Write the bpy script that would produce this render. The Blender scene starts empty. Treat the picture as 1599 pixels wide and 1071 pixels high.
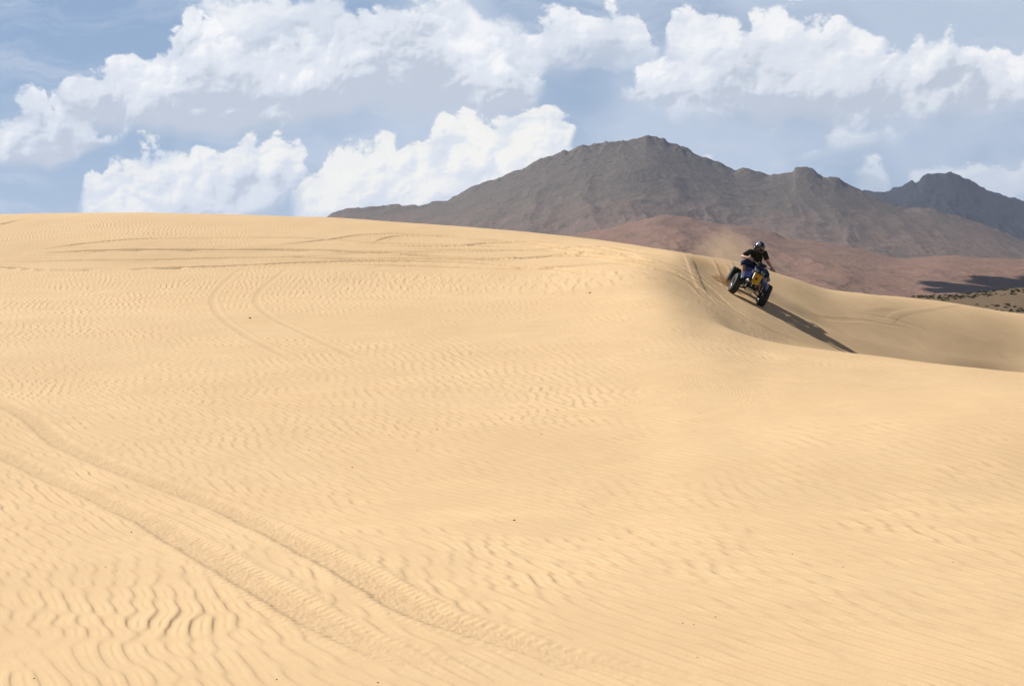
import bpy, bmesh, math, random
import numpy as np
from mathutils import Vector, Matrix
random.seed(7)
PI = math.pi
scene = bpy.context.scene
COL = scene.collection

# ------------------------------------------------------------------ camera
F = 2400.0                      # focal length in pixels of the 1599 px wide photograph
PITCH = math.atan(65.5 / F)     # horizon at y = 470
cam_d = bpy.data.cameras.new('camera')
cam_d.sensor_width = 36.0
cam_d.lens = F / 1599.0 * 36.0
cam_d.clip_start = 0.1
cam_d.clip_end = 60000.0
cam = bpy.data.objects.new('camera', cam_d)
COL.objects.link(cam)
cam.location = (0, 0, 0)
cam.rotation_euler = (PI / 2 - PITCH, 0, 0)
scene.camera = cam

# ------------------------------------------------------------------ light
SUN_EL = math.radians(41.5)
SUN_AZ = math.radians(-52.0)    # from +Y towards +X
SUN = Vector((math.sin(SUN_AZ) * math.cos(SUN_EL), math.cos(SUN_AZ) * math.cos(SUN_EL), math.sin(SUN_EL)))
sl = bpy.data.lights.new('sun', 'SUN')
sl.energy = 5.0
sl.angle = math.radians(0.5)
sl.color = (1.0, 0.955, 0.89)
sun = bpy.data.objects.new('sun', sl)
sun.rotation_euler = SUN.to_track_quat('Z', 'Y').to_euler()
COL.objects.link(sun)

scene.view_settings.view_transform = 'Standard'
scene.view_settings.look = 'None'
scene.view_settings.gamma = 1.0
scene.view_settings.exposure = 0.35
scene.cycles.volume_bounces = 1
scene.cycles.max_bounces = 8
scene.cycles.diffuse_bounces = 3


# ------------------------------------------------------------------ node helper
class NT:
    def __init__(self, tree):
        self.t = tree
        self.N = tree.nodes
        self.L = tree.links

    def node(self, kind, ins=None, **props):
        n = self.N.new(kind)
        for k, v in props.items():
            setattr(n, k, v)
        for k, v in (ins or {}).items():
            self.put(n.inputs[k], v)
        return n

    def put(self, sock, v):
        if hasattr(v, 'is_output') or isinstance(v, bpy.types.NodeSocket):
            self.L.new(v, sock)
        else:
            sock.default_value = v

    def m(self, op, a, b=None, c=None, clamp=False):
        n = self.N.new('ShaderNodeMath')
        n.operation = op
        n.use_clamp = clamp
        self.put(n.inputs[0], a)
        if b is not None:
            self.put(n.inputs[1], b)
        if c is not None:
            self.put(n.inputs[2], c)
        return n.outputs[0]

    def add(self, a, b): return self.m('ADD', a, b)
    def sub(self, a, b): return self.m('SUBTRACT', a, b)
    def mul(self, a, b): return self.m('MULTIPLY', a, b)

    def smooth(self, x, lo, hi, a=0.0, b=1.0):
        n = self.N.new('ShaderNodeMapRange')
        n.interpolation_type = 'SMOOTHSTEP'
        self.put(n.inputs['Value'], x)
        self.put(n.inputs['From Min'], lo)
        self.put(n.inputs['From Max'], hi)
        self.put(n.inputs['To Min'], a)
        self.put(n.inputs['To Max'], b)
        return n.outputs[0]

    def mix(self, f, a, b, blend='MIX'):
        n = self.N.new('ShaderNodeMix')
        n.data_type = 'RGBA'
        n.blend_type = blend
        self.put(n.inputs[0], f)
        self.put(n.inputs[6], a if not isinstance(a, tuple) else (a + (1.0,))[:4])
        self.put(n.inputs[7], b if not isinstance(b, tuple) else (b + (1.0,))[:4])
        return n.outputs[2]

    def noise(self, vec, scale, detail=4.0, rough=0.55, dim='3D', lac=2.0, dist=0.0):
        n = self.N.new('ShaderNodeTexNoise')
        n.noise_dimensions = dim
        self.L.new(vec, n.inputs['Vector'])
        n.inputs['Scale'].default_value = scale
        n.inputs['Detail'].default_value = detail
        n.inputs['Roughness'].default_value = rough
        n.inputs['Lacunarity'].default_value = lac
        n.inputs['Distortion'].default_value = dist
        return n.outputs[0]

    def xyz(self, x, y, z=0.0):
        n = self.N.new('ShaderNodeCombineXYZ')
        self.put(n.inputs[0], x)
        self.put(n.inputs[1], y)
        self.put(n.inputs[2], z)
        return n.outputs[0]

    def curve(self, x, pts):
        """float curve through (x, y) pairs in [0,1]"""
        n = self.N.new('ShaderNodeFloatCurve')
        c = n.mapping.curves[0]
        n.mapping.use_clip = False
        pts = sorted(pts)
        c.points[0].location = pts[0]
        c.points[1].location = pts[-1]
        for p in pts[1:-1]:
            c.points.new(*p)
        n.mapping.update()
        self.put(n.inputs['Value'], x)
        return n.outputs[0]


# ------------------------------------------------------------------ world: sky and clouds, laid out by direction
def pix_uv(px, py):
    """pixel of the photograph -> slopes (x/y, z/y) of its ray"""
    cx = (px - 799.5) / F
    cy = (535.5 - py) / F
    dy = math.cos(PITCH) + cy * math.sin(PITCH)
    dz = cy * math.cos(PITCH) - math.sin(PITCH)
    return cx / dy, dz / dy


world = bpy.data.worlds.new('World')
scene.world = world
world.use_nodes = True
W = NT(world.node_tree)
W.N.clear()
sky = W.node('ShaderNodeTexSky', sky_type='NISHITA')
sky.sun_disc = False
sky.sun_elevation = SUN_EL
sky.sun_rotation = SUN_AZ
sky.altitude = 1300.0
sky.air_density = 1.0
sky.dust_density = 1.6
sky.ozone_density = 1.0
tc = W.node('ShaderNodeTexCoord')
sep = W.node('ShaderNodeSeparateXYZ')
W.L.new(tc.outputs['Generated'], sep.inputs[0])
ay = W.m('MAXIMUM', W.m('ABSOLUTE', sep.outputs[1]), 0.12)
U = W.m('DIVIDE', sep.outputs[0], ay)
V = W.m('DIVIDE', sep.outputs[2], ay)
# cloud plane units: 1 unit = 1000 photo pixels, x right, y up, origin on the horizon ahead
SX = F / 1000.0
cu = W.mul(U, SX)
cv = W.mul(V, SX)
P0 = W.xyz(cu, cv)


def fbm_pair(vec, scale, detail, rough, amp):
    n = W.N.new('ShaderNodeTexNoise')
    n.noise_dimensions = '2D'
    W.L.new(vec, n.inputs['Vector'])
    n.inputs['Scale'].default_value = scale
    n.inputs['Detail'].default_value = detail
    n.inputs['Roughness'].default_value = rough
    s = W.node('ShaderNodeSeparateColor')
    W.L.new(n.outputs[1], s.inputs[0])
    return W.mul(W.sub(s.outputs[0], 0.5), amp), W.mul(W.sub(s.outputs[1], 0.5), amp)


w1x, w1y = fbm_pair(P0, 9.0, 2.0, 0.5, 0.060)
w2x, w2y = fbm_pair(P0, 42.0, 5.0, 0.62, 0.014)
cux = W.add(W.add(cu, w1x), w2x)
cvy = W.add(W.add(cv, w1y), w2y)
PW = W.xyz(cux, cvy)


def creased(vec, scale, det=0.0):
    """rounded hills between sharp creases"""
    return W.m('ABSOLUTE', W.sub(W.mul(W.noise(vec, scale, det, 0.5, '2D'), 2.0), 1.0))


def billow(vec):
    """height of the cloud's billows as seen from here"""
    a = W.mul(creased(vec, 10.0), 1.0)
    b = W.mul(creased(vec, 23.0), 0.62)
    c = W.mul(creased(vec, 50.0, 1.0), 0.36)
    d = W.mul(creased(vec, 105.0, 2.0), 0.20)
    return W.add(W.add(a, b), W.add(c, d))


PB = W.xyz(W.add(cu, W.mul(w1x, 0.35)), W.mul(W.add(cv, W.mul(w1y, 0.35)), 1.25))
def relief(step, parts):
    o_ = W.node('ShaderNodeVectorMath', operation='ADD')
    W.L.new(PB, o_.inputs[0])
    o_.inputs[1].default_value = (-0.58 * step, 0.82 * step, 0)
    tot = None
    for sc, det, am in parts:
        d_ = W.mul(W.sub(creased(PB, sc, det), creased(o_.outputs[0], sc, det)), am)
        tot = d_ if tot is None else W.add(tot, d_)
    return tot


B0 = billow(PB)
RELIEF = W.add(relief(0.020, ((6.0, 1.0, 1.5), (13.0, 1.0, 0.9))), relief(0.007, ((30.0, 1.0, 0.55), (66.0, 2.0, 0.24))))
FINE = W.noise(PB, 60.0, 6.0, 0.65, '2D')
edge = W.add(W.mul(W.sub(B0, 0.50), 0.040), W.mul(W.sub(FINE, 0.5), 0.020))
SOFTN = W.noise(P0, 6.0, 4.0, 0.6, '2D')


def outline(x, pts, x0, x1, y0, y1):
    t = W.m('DIVIDE', W.sub(x, x0), x1 - x0)
    v = W.curve(t, [((px - x0) / (x1 - x0), (py - y0) / (y1 - y0)) for px, py in pts])
    return W.add(W.mul(v, y1 - y0), y0)


def to_sky(pts):
    r = []
    for px, py in pts:
        u, v = pix_uv(px, py)
        r.append((u * SX, v * SX))
    return r


C_SHADE = (0.425, 0.472, 0.548)
C_MID = (0.605, 0.640, 0.695)
C_LIT = (0.785, 0.782, 0.780)
colour = None
sky_gain = W.node('ShaderNodeVectorMath', operation='SCALE')
W.L.new(sky.outputs[0], sky_gain.inputs[0])
sky_gain.inputs['Scale'].default_value = 0.050
ahead = W.mul(W.smooth(sep.outputs[1], 0.0, 0.75), W.smooth(sep.outputs[2], 0.22, 0.50, 1.0, 0.0))
deep = W.node('ShaderNodeVectorMath', operation='SCALE')
W.L.new(sky.outputs[0], deep.inputs[0])
deep.inputs['Scale'].default_value = 0.038
tint = W.mix(W.smooth(cu, -0.8, 0.5), (0.205, 0.312, 0.485), (0.265, 0.355, 0.495))
tint = W.mix(W.smooth(cv, 0.0, 0.48), (0.290, 0.398, 0.550), tint)
base = W.mix(0.80, sky_gain.outputs[0], tint)


def cloud(col, top, bot, soft_t=0.006, soft_b=0.03, opac=1.0, lit0=0.15, lit1=0.75, relief=1.0, warm=0.0, rag=1.0):
    T, Bq = to_sky(top), to_sky(bot)
    x0 = min(T[0][0], Bq[0][0])
    x1 = max(T[-1][0], Bq[-1][0])
    y0 = min(p[1] for p in T + Bq)
    y1 = max(p[1] for p in T + Bq)
    t = outline(cux, T, x0, x1, y0, y1)
    b = outline(cux, Bq, x0, x1, y0, y1)
    yy = W.add(cvy, W.mul(edge, rag)) if False else W.sub(cvy, W.mul(edge, rag))
    dt = W.sub(t, yy)
    db = W.sub(cvy, b)
    mt = W.smooth(dt, -0.002, soft_t * 1.5)
    mb = W.smooth(db, -soft_b * 0.3, soft_b)
    inx = W.mul(W.smooth(cux, x0, x0 + 0.02), W.smooth(cux, x1 - 0.02, x1, 1.0, 0.0))
    mask = W.mul(W.mul(W.mul(mt, mb), inx), opac)
    h = W.m('DIVIDE', db, W.m('MAXIMUM', W.sub(t, b), 0.01))
    s = W.add(W.add(h, W.mul(RELIEF, relief)), W.mul(W.sub(SOFTN, 0.5), 1.3))
    s1 = W.smooth(s, lit0, (lit0 + lit1) / 2)
    s2 = W.smooth(s, (lit0 + lit1) / 2, lit1 + 0.12)
    c = W.mix(s2, W.mix(s1, C_SHADE, C_MID), (C_LIT[0], C_LIT[1] - 0.01 * warm, C_LIT[2] - 0.06 * warm))
    # thin rim lets some blue through
    thin = W.smooth(dt, 0.0, 0.05, 0.86, 1.0)
    return W.mix(W.mul(mask, thin), col, c)


# thin veils first
veil = W.node('ShaderNodeMapping')
W.L.new(PW, veil.inputs[0])
veil.inputs['Scale'].default_value = (1.6, 9.0, 1)
vn = W.noise(veil.outputs[0], 1.7, 5.0, 0.6, '2D')
base = W.mix(W.mul(W.smooth(vn, 0.42, 0.72), 0.50), base, (0.50, 0.55, 0.63))
vn2 = W.noise(P0, 3.2, 3.0, 0.55, '2D')
base = W.mix(W.mul(W.mul(W.smooth(vn2, 0.30, 0.62), W.smooth(cu, -0.55, -0.1)), 0.75), base, (0.44, 0.505, 0.61))

c = base
# small far clouds low on the right
c = cloud(c, [(1395, 330), (1405, 285), (1430, 264), (1480, 252), (1540, 256), (1565, 262), (1585, 250), (1640, 240), (1700, 245), (1760, 330)],
          [(1395, 340), (1760, 330)], 0.012, 0.03, 0.55, 0.0, 1.1, 0.5)
c = cloud(c, [(1325, 300), (1335, 268), (1350, 254), (1368, 258), (1380, 290), (1384, 310)], [(1325, 320), (1384, 320)], 0.012, 0.03, 0.65, 0.0, 1.1, 0.5)
c = cloud(c, [(1085, 262), (1095, 240), (1110, 238), (1122, 262)], [(1085, 275), (1122, 275)], 0.012, 0.03, 0.6, 0.0, 1.0, 0.5)
c = cloud(c, [(1196, 250), (1250, 228), (1290, 212), (1310, 197), (1350, 196), (1400, 192), (1420, 205), (1424, 218)],
          [(1196, 262), (1280, 246), (1350, 240), (1424, 222)], 0.018, 0.03, 0.55, 0.1, 1.0, 0.5)
c = cloud(c, [(1168, 202), (1185, 191), (1205, 190), (1218, 200)], [(1168, 210), (1218, 208)], 0.012, 0.015, 0.5, 0.0, 0.9, 0.3)
# long bank at upper right
c = cloud(c, [(985, 175), (1010, 168), (1100, 160), (1290, 158), (1420, 150)], [(985, 195), (1050, 194), (1200, 188), (1420, 170)], 0.03, 0.03, 0.55, 0.3, 1.2, 0.3)
c = cloud(c, [(960, 150), (985, 128), (1005, 105), (1030, 98), (1060, 90), (1120, 78), (1200, 60), (1300, 62), (1380, 72), (1430, 66), (1480, 58), (1520, 66), (1536, 84), (1560, 92), (1580, 84), (1640, 75), (1720, 90), (1800, 140)],
          [(960, 160), (1000, 176), (1080, 186), (1200, 196), (1330, 198), (1450, 190), (1560, 184), (1680, 175), (1800, 165)], 0.010, 0.030, 0.97, 0.20, 1.02, 0.60)
c = cloud(c, [(1035, 80), (1046, 40), (1062, 14), (1090, 2), (1118, 8), (1140, 30), (1160, 45), (1170, 90)], [(1035, 92), (1080, 125), (1130, 120), (1170, 110)], 0.010, 0.05, 0.95, -0.2, 0.7, 0.45)
c = cloud(c, [(1150, 90), (1162, 45), (1185, 15), (1215, 4), (1240, 8), (1262, 22), (1300, 22), (1340, 36), (1368, 42), (1376, 66), (1380, 100)], [(1150, 120), (1250, 150), (1330, 140), (1380, 110)], 0.010, 0.06, 0.97, -0.2, 0.75, 0.5)
# middle top
c = cloud(c, [(790, 100), (815, 65), (838, 38), (870, 12), (900, 14), (912, 36), (925, 28), (945, 6), (975, 5), (1000, 22), (1012, 50), (1030, 60), (1040, 90)],
          [(790, 115), (850, 118), (920, 112), (990, 105), (1040, 100)], 0.010, 0.05, 0.93, -0.1, 0.8, 0.5)
# big bank across the upper left
c = cloud(c, [(-300, 120), (-120, 150), (-20, 196), (0, 190), (18, 160), (45, 146), (66, 148), (74, 160), (92, 140), (110, 170), (160, 190), (230, 200)],
          [(-300, 250), (-100, 262), (0, 264), (80, 262), (150, 238), (230, 208)], 0.008, 0.02, 0.96, 0.12, 1.0, 0.6)
c = cloud(c, [(300, 60), (322, 10), (345, -12), (420, -30), (520, -22), (545, 0), (560, 6), (600, -10), (700, -30), (760, 8), (800, 20), (830, 60), (850, 110)],
          [(300, 140), (420, 150), (560, 150), (700, 150), (790, 140), (850, 130)], 0.02, 0.06, 0.86, 0.0, 1.05, 0.5)
c = cloud(c, [(86, 165), (96, 120), (115, 104), (145, 104), (165, 92), (190, 86), (215, 94), (232, 70), (258, 52), (285, 28), (305, 14), (330, 24), (352, 60), (390, 66), (420, 70), (440, 58), (480, 52), (510, 62), (530, 40), (560, 14), (600, 2), (650, -8), (690, 10), (720, 60), (760, 70), (800, 80), (850, 110)],
          [(86, 186), (150, 206), (250, 220), (330, 223), (420, 213), (500, 198), (600, 188), (700, 186), (800, 180), (850, 165)], 0.009, 0.028, 0.985, 0.26, 1.08, 0.60)
# the two cumulus low down
c = cloud(c, [(118, 345), (124, 310), (140, 284), (165, 268), (186, 244), (215, 238), (222, 222), (240, 226), (262, 236), (330, 232), (345, 240), (372, 220), (392, 208), (412, 212), (432, 206), (448, 226), (468, 236), (476, 262), (482, 300), (486, 345)],
          [(118, 362), (300, 362), (380, 350), (430, 318), (486, 285)], 0.007, 0.03, 0.95, -0.40, 0.98, 1.15, 0.8)
c = cloud(c, [(446, 350), (456, 300), (478, 280), (492, 262), (512, 232), (535, 226), (555, 234), (580, 218), (606, 208), (625, 216), (650, 212), (668, 196), (690, 192), (712, 196), (728, 178), (760, 174), (800, 178), (835, 168), (860, 172), (884, 190), (892, 215), (896, 262)],
          [(446, 362), (780, 362), (850, 310), (896, 250)], 0.007, 0.02, 0.98, -0.60, 0.82, 1.15, 1.0)

c = W.mix(ahead, deep.outputs[0], c)
bg = W.node('ShaderNodeBackground', {'Color': c, 'Strength': 1.0})
wo = W.node('ShaderNodeOutputWorld')
W.L.new(bg.outputs[0], wo.inputs['Surface'])

# ------------------------------------------------------------------ numeric noise
_rng = np.random.RandomState(11)
_TAB = _rng.rand(8, 256, 256).astype(np.float64)


def vnoise(x, y, k=0):
    t = _TAB[k % 8]
    xi = np.floor(x).astype(np.int64)
    yi = np.floor(y).astype(np.int64)
    fx = x - xi
    fy = y - yi
    fx = fx * fx * fx * (fx * (fx * 6 - 15) + 10)
    fy = fy * fy * fy * (fy * (fy * 6 - 15) + 10)
    x0 = xi & 255
    y0 = yi & 255
    x1 = (xi + 1) & 255
    y1 = (yi + 1) & 255
    return (t[x0, y0] * (1 - fx) * (1 - fy) + t[x1, y0] * fx * (1 - fy) + t[x0, y1] * (1 - fx) * fy + t[x1, y1] * fx * fy)


def fbm(x, y, k=0, octv=4, gain=0.5):
    s = 0.0
    a = 1.0
    n = 0.0
    for o in range(octv):
        s = s + a * (vnoise(x * 2 ** o + 17.3 * o, y * 2 ** o + 5.7 * o, k + o) - 0.5)
        n += a
        a *= gain
    return s / n * 2.0


def ridged(x, y, k=0, octv=5, gain=0.55):
    s = 0.0
    a = 1.0
    n = 0.0
    for o in range(octv):
        v = 1 - np.abs(2 * vnoise(x * 2 ** o + 31.1 * o, y * 2 ** o + 9.2 * o, k + o) - 1)
        s = s + a * v
        n += a
        a *= gain
    return s / n


def pchip(xk, yk, x):
    """monotone cubic through knots; xk (K,), yk (K,...) ; x (M,)"""
    xk = np.asarray(xk, float)
    yk = np.asarray(yk, float)
    h = np.diff(xk)
    sh = (len(h),) + (1,) * (yk.ndim - 1)
    hh = h.reshape(sh)
    d = np.diff(yk, axis=0) / hh
    m = np.zeros_like(yk)
    w1 = 2 * hh[1:] + hh[:-1]
    w2 = hh[1:] + 2 * hh[:-1]
    same = (d[:-1] * d[1:]) > 0
    with np.errstate(divide='ignore', invalid='ignore'):
        mm = (w1 + w2) / (w1 / d[:-1] + w2 / d[1:])
    m[1:-1] = np.where(same, np.nan_to_num(mm), 0.0)
    m[0] = d[0]
    m[-1] = d[-1]
    i = np.clip(np.searchsorted(xk, x) - 1, 0, len(xk) - 2)
    shp = (len(x),) + (1,) * (yk.ndim - 1)
    t = ((x - xk[i]) / h[i]).reshape(shp)
    hi = h[i].reshape(shp)
    return ((1 + 2 * t) * (1 - t) ** 2) * yk[i] + (t * (1 - t) ** 2) * hi * m[i] + (t * t * (3 - 2 * t)) * yk[i + 1] + (t * t * (t - 1)) * hi * m[i + 1]


def grid_mesh(name, X, Y, Z, mat, kind='structure', smooth=True):
    r, c_ = X.shape
    co = np.empty((r * c_, 3), np.float32)
    co[:, 0] = X.ravel()
    co[:, 1] = Y.ravel()
    co[:, 2] = Z.ravel()
    idx = np.arange(r * c_, dtype=np.int32).reshape(r, c_)
    q = np.stack([idx[:-1, :-1], idx[:-1, 1:], idx[1:, 1:], idx[1:, :-1]], -1).reshape(-1, 4)
    me = bpy.data.meshes.new(name)
    me.vertices.add(len(co))
    me.vertices.foreach_set('co', co.ravel())
    me.loops.add(q.size)
    me.loops.foreach_set('vertex_index', q.ravel())
    me.polygons.add(len(q))
    me.polygons.foreach_set('loop_start', np.arange(0, q.size, 4, dtype=np.int32))
    me.polygons.foreach_set('loop_total', np.full(len(q), 4, np.int32))
    me.update(calc_edges=True)
    if smooth:
        me.polygons.foreach_set('use_smooth', np.ones(len(q), bool))
    me.materials.append(mat)
    o = bpy.data.objects.new(name, me)
    COL.objects.link(o)
    if kind:
        o['kind'] = kind
    return o


# ------------------------------------------------------------------ dune heights
# per photo column: knots (distance, photo y) from the foot of the camera to the crest
COLS = {
    -900: [(6.8, 1071), (12.3, 800), (20, 625), (31, 505), (38, 460), (46, 418), (53, 380), (66, 345)],
    0:    [(6.8, 1071), (12.3, 800), (20, 620), (30, 503), (38, 457), (45, 419), (51, 374), (64, 337)],
    400:  [(6.8, 1071), (12.3, 800), (20, 620), (30, 505), (38, 458), (45, 419), (51, 372), (62, 338)],
    800:  [(6.8, 1071), (12.1, 800), (19, 628), (28, 518), (35, 467), (41, 429), (47, 393), (56, 361)],
    1000: [(6.8, 1071), (12.0, 800), (18.5, 630), (26, 527), (32, 467), (38, 423), (42, 402), (48, 385)],
    1060: [(6.80, 1071.0), (11.90, 800.0), (18.00, 635.0), (25.00, 538.0), (30.50, 483.0), (36.84, 445.8), (40.68, 417.0), (44.11, 395.0)],
    1120: [(6.80, 1071.0), (11.80, 800.0), (17.80, 637.0), (24.50, 549.0), (30.00, 507.0), (36.94, 472.7), (41.97, 434.5), (46.47, 403.5)],
    1180: [(6.80, 1071.0), (11.80, 800.0), (17.50, 640.0), (25.00, 554.0), (29.00, 529.0), (35.57, 510.1), (40.47, 471.5), (48.54, 413.0)],
    1240: [(6.80, 1071.0), (11.80, 800.0), (17.00, 645.0), (23.00, 577.5), (28.50, 541.0), (36.35, 533.5), (40.25, 498.7), (49.59, 435.0)],
    1340: [(6.80, 1071.0), (11.80, 800.0), (16.50, 650.0), (22.00, 590.0), (27.50, 553.0), (37.44, 563.5), (41.58, 527.9), (53.28, 458.0)],
    1450: [(6.80, 1071.0), (11.80, 800.0), (16.00, 655.0), (21.00, 601.0), (26.00, 567.0), (39.03, 591.1), (44.44, 549.9), (57.86, 469.0)],
    1599: [(6.80, 1071.0), (11.80, 800.0), (15.50, 665.0), (19.50, 615.0), (24.50, 583.0), (43.45, 622.4), (49.42, 566.9), (60.21, 490.0)],
    2600: [(6.80, 1071.0), (11.80, 805.0), (15.00, 685.0), (18.00, 650.0), (21.50, 620.0), (39.99, 720.0), (60.31, 630.0), (72.33, 540.0)],
}
CREST = [(-900, 345), (-300, 341), (0, 337), (60, 335), (200, 334), (330, 335.5), (500, 341), (600, 347), (700, 353.5), (800, 361),
         (900, 372), (1000, 385), (1060, 395), (1110, 402), (1140, 406), (1175, 414), (1202, 423.5), (1227, 430), (1257, 441),
         (1290, 452), (1316, 455.5), (1359, 459), (1400, 463), (1500, 475.5), (1599, 490), (2600, 560)]
CX = np.array(sorted(COLS), float)
KY = np.array([[p[0] for p in COLS[int(x)]] for x in CX])
KP = np.array([[p[1] for p in COLS[int(x)]] for x in CX])


DX = np.arange(-1100.0, 2801.0, 4.0)
_g = np.exp(-0.5 * (np.arange(-30, 31) * 4.0 / 17.0) ** 2)
_g /= _g.sum()


def _dense(K):
    d = pchip(CX, K, np.clip(DX, -900, 2600))
    e = np.pad(d, ((30, 30), (0, 0)), mode='edge')
    return np.stack([np.convolve(e[:, k], _g, 'valid') for k in range(d.shape[1])], 1)


DY, DP = _dense(KY), _dense(KP)


def knots(px):
    """px (M,) -> knot distances and heights (K, M)"""
    pc = np.clip(px, -900, 2600)
    ky = np.stack([np.interp(pc, DX, DY[:, k]) for k in range(8)], 1)
    kp = np.stack([np.interp(pc, DX, DP[:, k]) for k in range(8)], 1)
    cx, cp = zip(*CREST)
    kp[:, 7] = pchip(cx, np.array(cp, float), pc)
    cy = (535.5 - kp) / F
    v = (cy * math.cos(PITCH) - math.sin(PITCH)) / (math.cos(PITCH) + cy * math.sin(PITCH))
    kz = v * ky
    s = np.clip((pc - 1110) / 120.0, 0, 1)
    s = s * s * (3 - 2 * s)
    yb, zb = ky[:, 4], kz[:, 4]
    dy = 0.9 + 0 * s
    zl = zb + (kz[:, 5] - zb) * dy / (ky[:, 5] - yb)
    z5 = zl * (1 - s) + s * (zb - 0.33)
    cols_y = [np.full_like(yb, 2.0), ky[:, 0], ky[:, 1], ky[:, 2], ky[:, 3], yb, yb + dy, ky[:, 5], ky[:, 6], ky[:, 7]]
    cols_z = [np.full_like(yb, -1.72), kz[:, 0], kz[:, 1], kz[:, 2], kz[:, 3], zb, z5, kz[:, 5], kz[:, 6], kz[:, 7]]
    yc, zc = ky[:, 7], kz[:, 7]
    for dd, dz in ((4.0, -0.45), (14.0, -4.0), (60.0, -22.0), (170.0, -42.0)):
        cols_y.append(yc + dd)
        cols_z.append(zc + dz)
    return np.array(cols_y), np.array(cols_z)


SEG_ROWS = [40, 330, 230, 170, 90, 90, 24, 70, 90, 90, 14, 14, 16, 14]


def rows_t():
    t = []
    for k, n in enumerate(SEG_ROWS[:13]):
        t += list(k + np.arange(n) / n)
    t.append(13.0)
    return np.array(t)


def pchip_cols(YK, ZK, Yq):
    """for each column its own knots: YK, ZK (K, M), Yq (R, M)"""
    h = np.diff(YK, axis=0)
    d = np.diff(ZK, axis=0) / h
    m = np.zeros_like(ZK)
    w1 = 2 * h[1:] + h[:-1]
    w2 = h[1:] + 2 * h[:-1]
    same = d[:-1] * d[1:] > 0
    with np.errstate(divide='ignore', invalid='ignore'):
        mm = (w1 + w2) / (w1 / d[:-1] + w2 / d[1:])
    m[1:-1] = np.where(same, np.nan_to_num(mm), 0)
    m[0] = d[0]
    m[-1] = d[-1]
    i = np.zeros(Yq.shape, int)
    for k in range(1, YK.shape[0] - 1):
        i += (Yq >= YK[k][None, :])
    cidx = np.broadcast_to(np.arange(YK.shape[1])[None, :], Yq.shape)
    hi = h[i, cidx]
    t = (Yq - YK[i, cidx]) / hi
    return ((1 + 2 * t) * (1 - t) ** 2) * ZK[i, cidx] + (t * (1 - t) ** 2) * hi * m[i, cidx] + (t * t * (3 - 2 * t)) * ZK[i + 1, cidx] + (t * t * (t - 1)) * hi * m[i + 1, cidx]


def base_z(X, Y):
    """smooth dune height at world points (flat arrays)"""
    X = np.atleast_1d(np.asarray(X, float))
    Y = np.atleast_1d(np.asarray(Y, float))
    px = X / Y * F + 799.5
    YK, ZK = knots(px)
    return pchip_cols(YK, ZK, Y[None, :])[0]


def ground_at(px, py):
    """first point of the dune met by the ray through a photo pixel"""
    u, v = pix_uv(px, py)
    Yq = np.concatenate([np.arange(5, 30, 0.02), np.arange(30, 80, 0.05)])
    z = base_z(u * Yq, Yq)
    hit = np.nonzero(z >= v * Yq)[0]
    if len(hit) == 0:
        k = int(np.argmax(z / Yq))
    else:
        k = hit[0]
    return Vector((u * Yq[k], Yq[k], z[k]))


# ripples: band-passed noise tile, 20 m wide, sampled through a warp
def ripple_tile(seed, lam, ang, spread, n=1536, size=20.0):
    r = np.random.RandomState(seed)
    f = np.fft.fft2(r.randn(n, n))
    k = np.fft.fftfreq(n, d=size / n)
    kx, ky = np.meshgrid(k, k, indexing='ij')
    kr = np.hypot(kx, ky)
    th = np.arctan2(ky, kx)
    dth = np.angle(np.exp(2j * (th - ang))) / 2
    g = np.exp(-((kr - 1 / lam) / (0.17 / lam)) ** 2) * np.exp(-(dth / spread) ** 2)
    h = np.real(np.fft.ifft2(f * g))
    e = np.real(np.fft.ifft2(np.fft.fft2(h * h) * np.exp(-(kr * lam * 2.2) ** 2)))
    h /= (np.maximum(e, 0) + 0.15 * h.var()) ** 0.40
    h /= h.std()
    return h


def sample(tile, x, y, size=20.0):
    n = tile.shape[0]
    fx = (x / size * n) % n
    fy = (y / size * n) % n
    xi = fx.astype(np.int64)
    yi = fy.astype(np.int64)
    fx = fx - xi
    fy = fy - yi
    x1 = (xi + 1) % n
    y1 = (yi + 1) % n
    return tile[xi, yi] * (1 - fx) * (1 - fy) + tile[x1, yi] * fx * (1 - fy) + tile[xi, y1] * (1 - fx) * fy + tile[x1, y1] * fx * fy


# columns: dense across the view, coarse outside
pxc = np.concatenate([np.linspace(-9000, -900, 40)[:-1], np.linspace(-900, -60, 240)[:-1], np.linspace(-60, 1660, 1700), np.linspace(1660, 2600, 240)[1:], np.linspace(2600, 10500, 40)[1:]])
YK, ZK = knots(pxc)
tt = rows_t()
ki = np.minimum(tt.astype(int), 12)
fr = (tt - ki)[:, None]
# distances grow smoothly along the rows (denser where the view is flatter)
YR = YK[ki] * (1 - fr) + YK[ki + 1] * fr
ratio = YK[1] / YK[0]
YR[:SEG_ROWS[0]] = YK[0] * (ratio[None, :] ** fr[:SEG_ROWS[0]])
Zg = pchip_cols(YK, ZK, YR)
_f0, _f1 = np.searchsorted(pxc, [-58.0, 1658.0])
_gs = np.exp(-0.5 * (np.arange(-48, 49) / 15.0) ** 2)
_gs /= _gs.sum()
_w = np.clip(np.minimum(pxc - 40, 1560 - pxc) / 80.0, 0, 1)
_zs = np.zeros_like(Zg)
for _k in range(-48, 49):
    _zs[:, _f0 + 48:_f1 - 48] += _gs[_k + 48] * Zg[:, _f0 + 48 + _k:_f1 - 48 + _k]
Zg = np.where(_w[None, :] > 0, Zg * (1 - _w[None, :]) + _zs * _w[None, :], Zg)
Ug = np.broadcast_to(((pxc - 799.5) / F)[None, :], YR.shape)
Xg = Ug * YR
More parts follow.
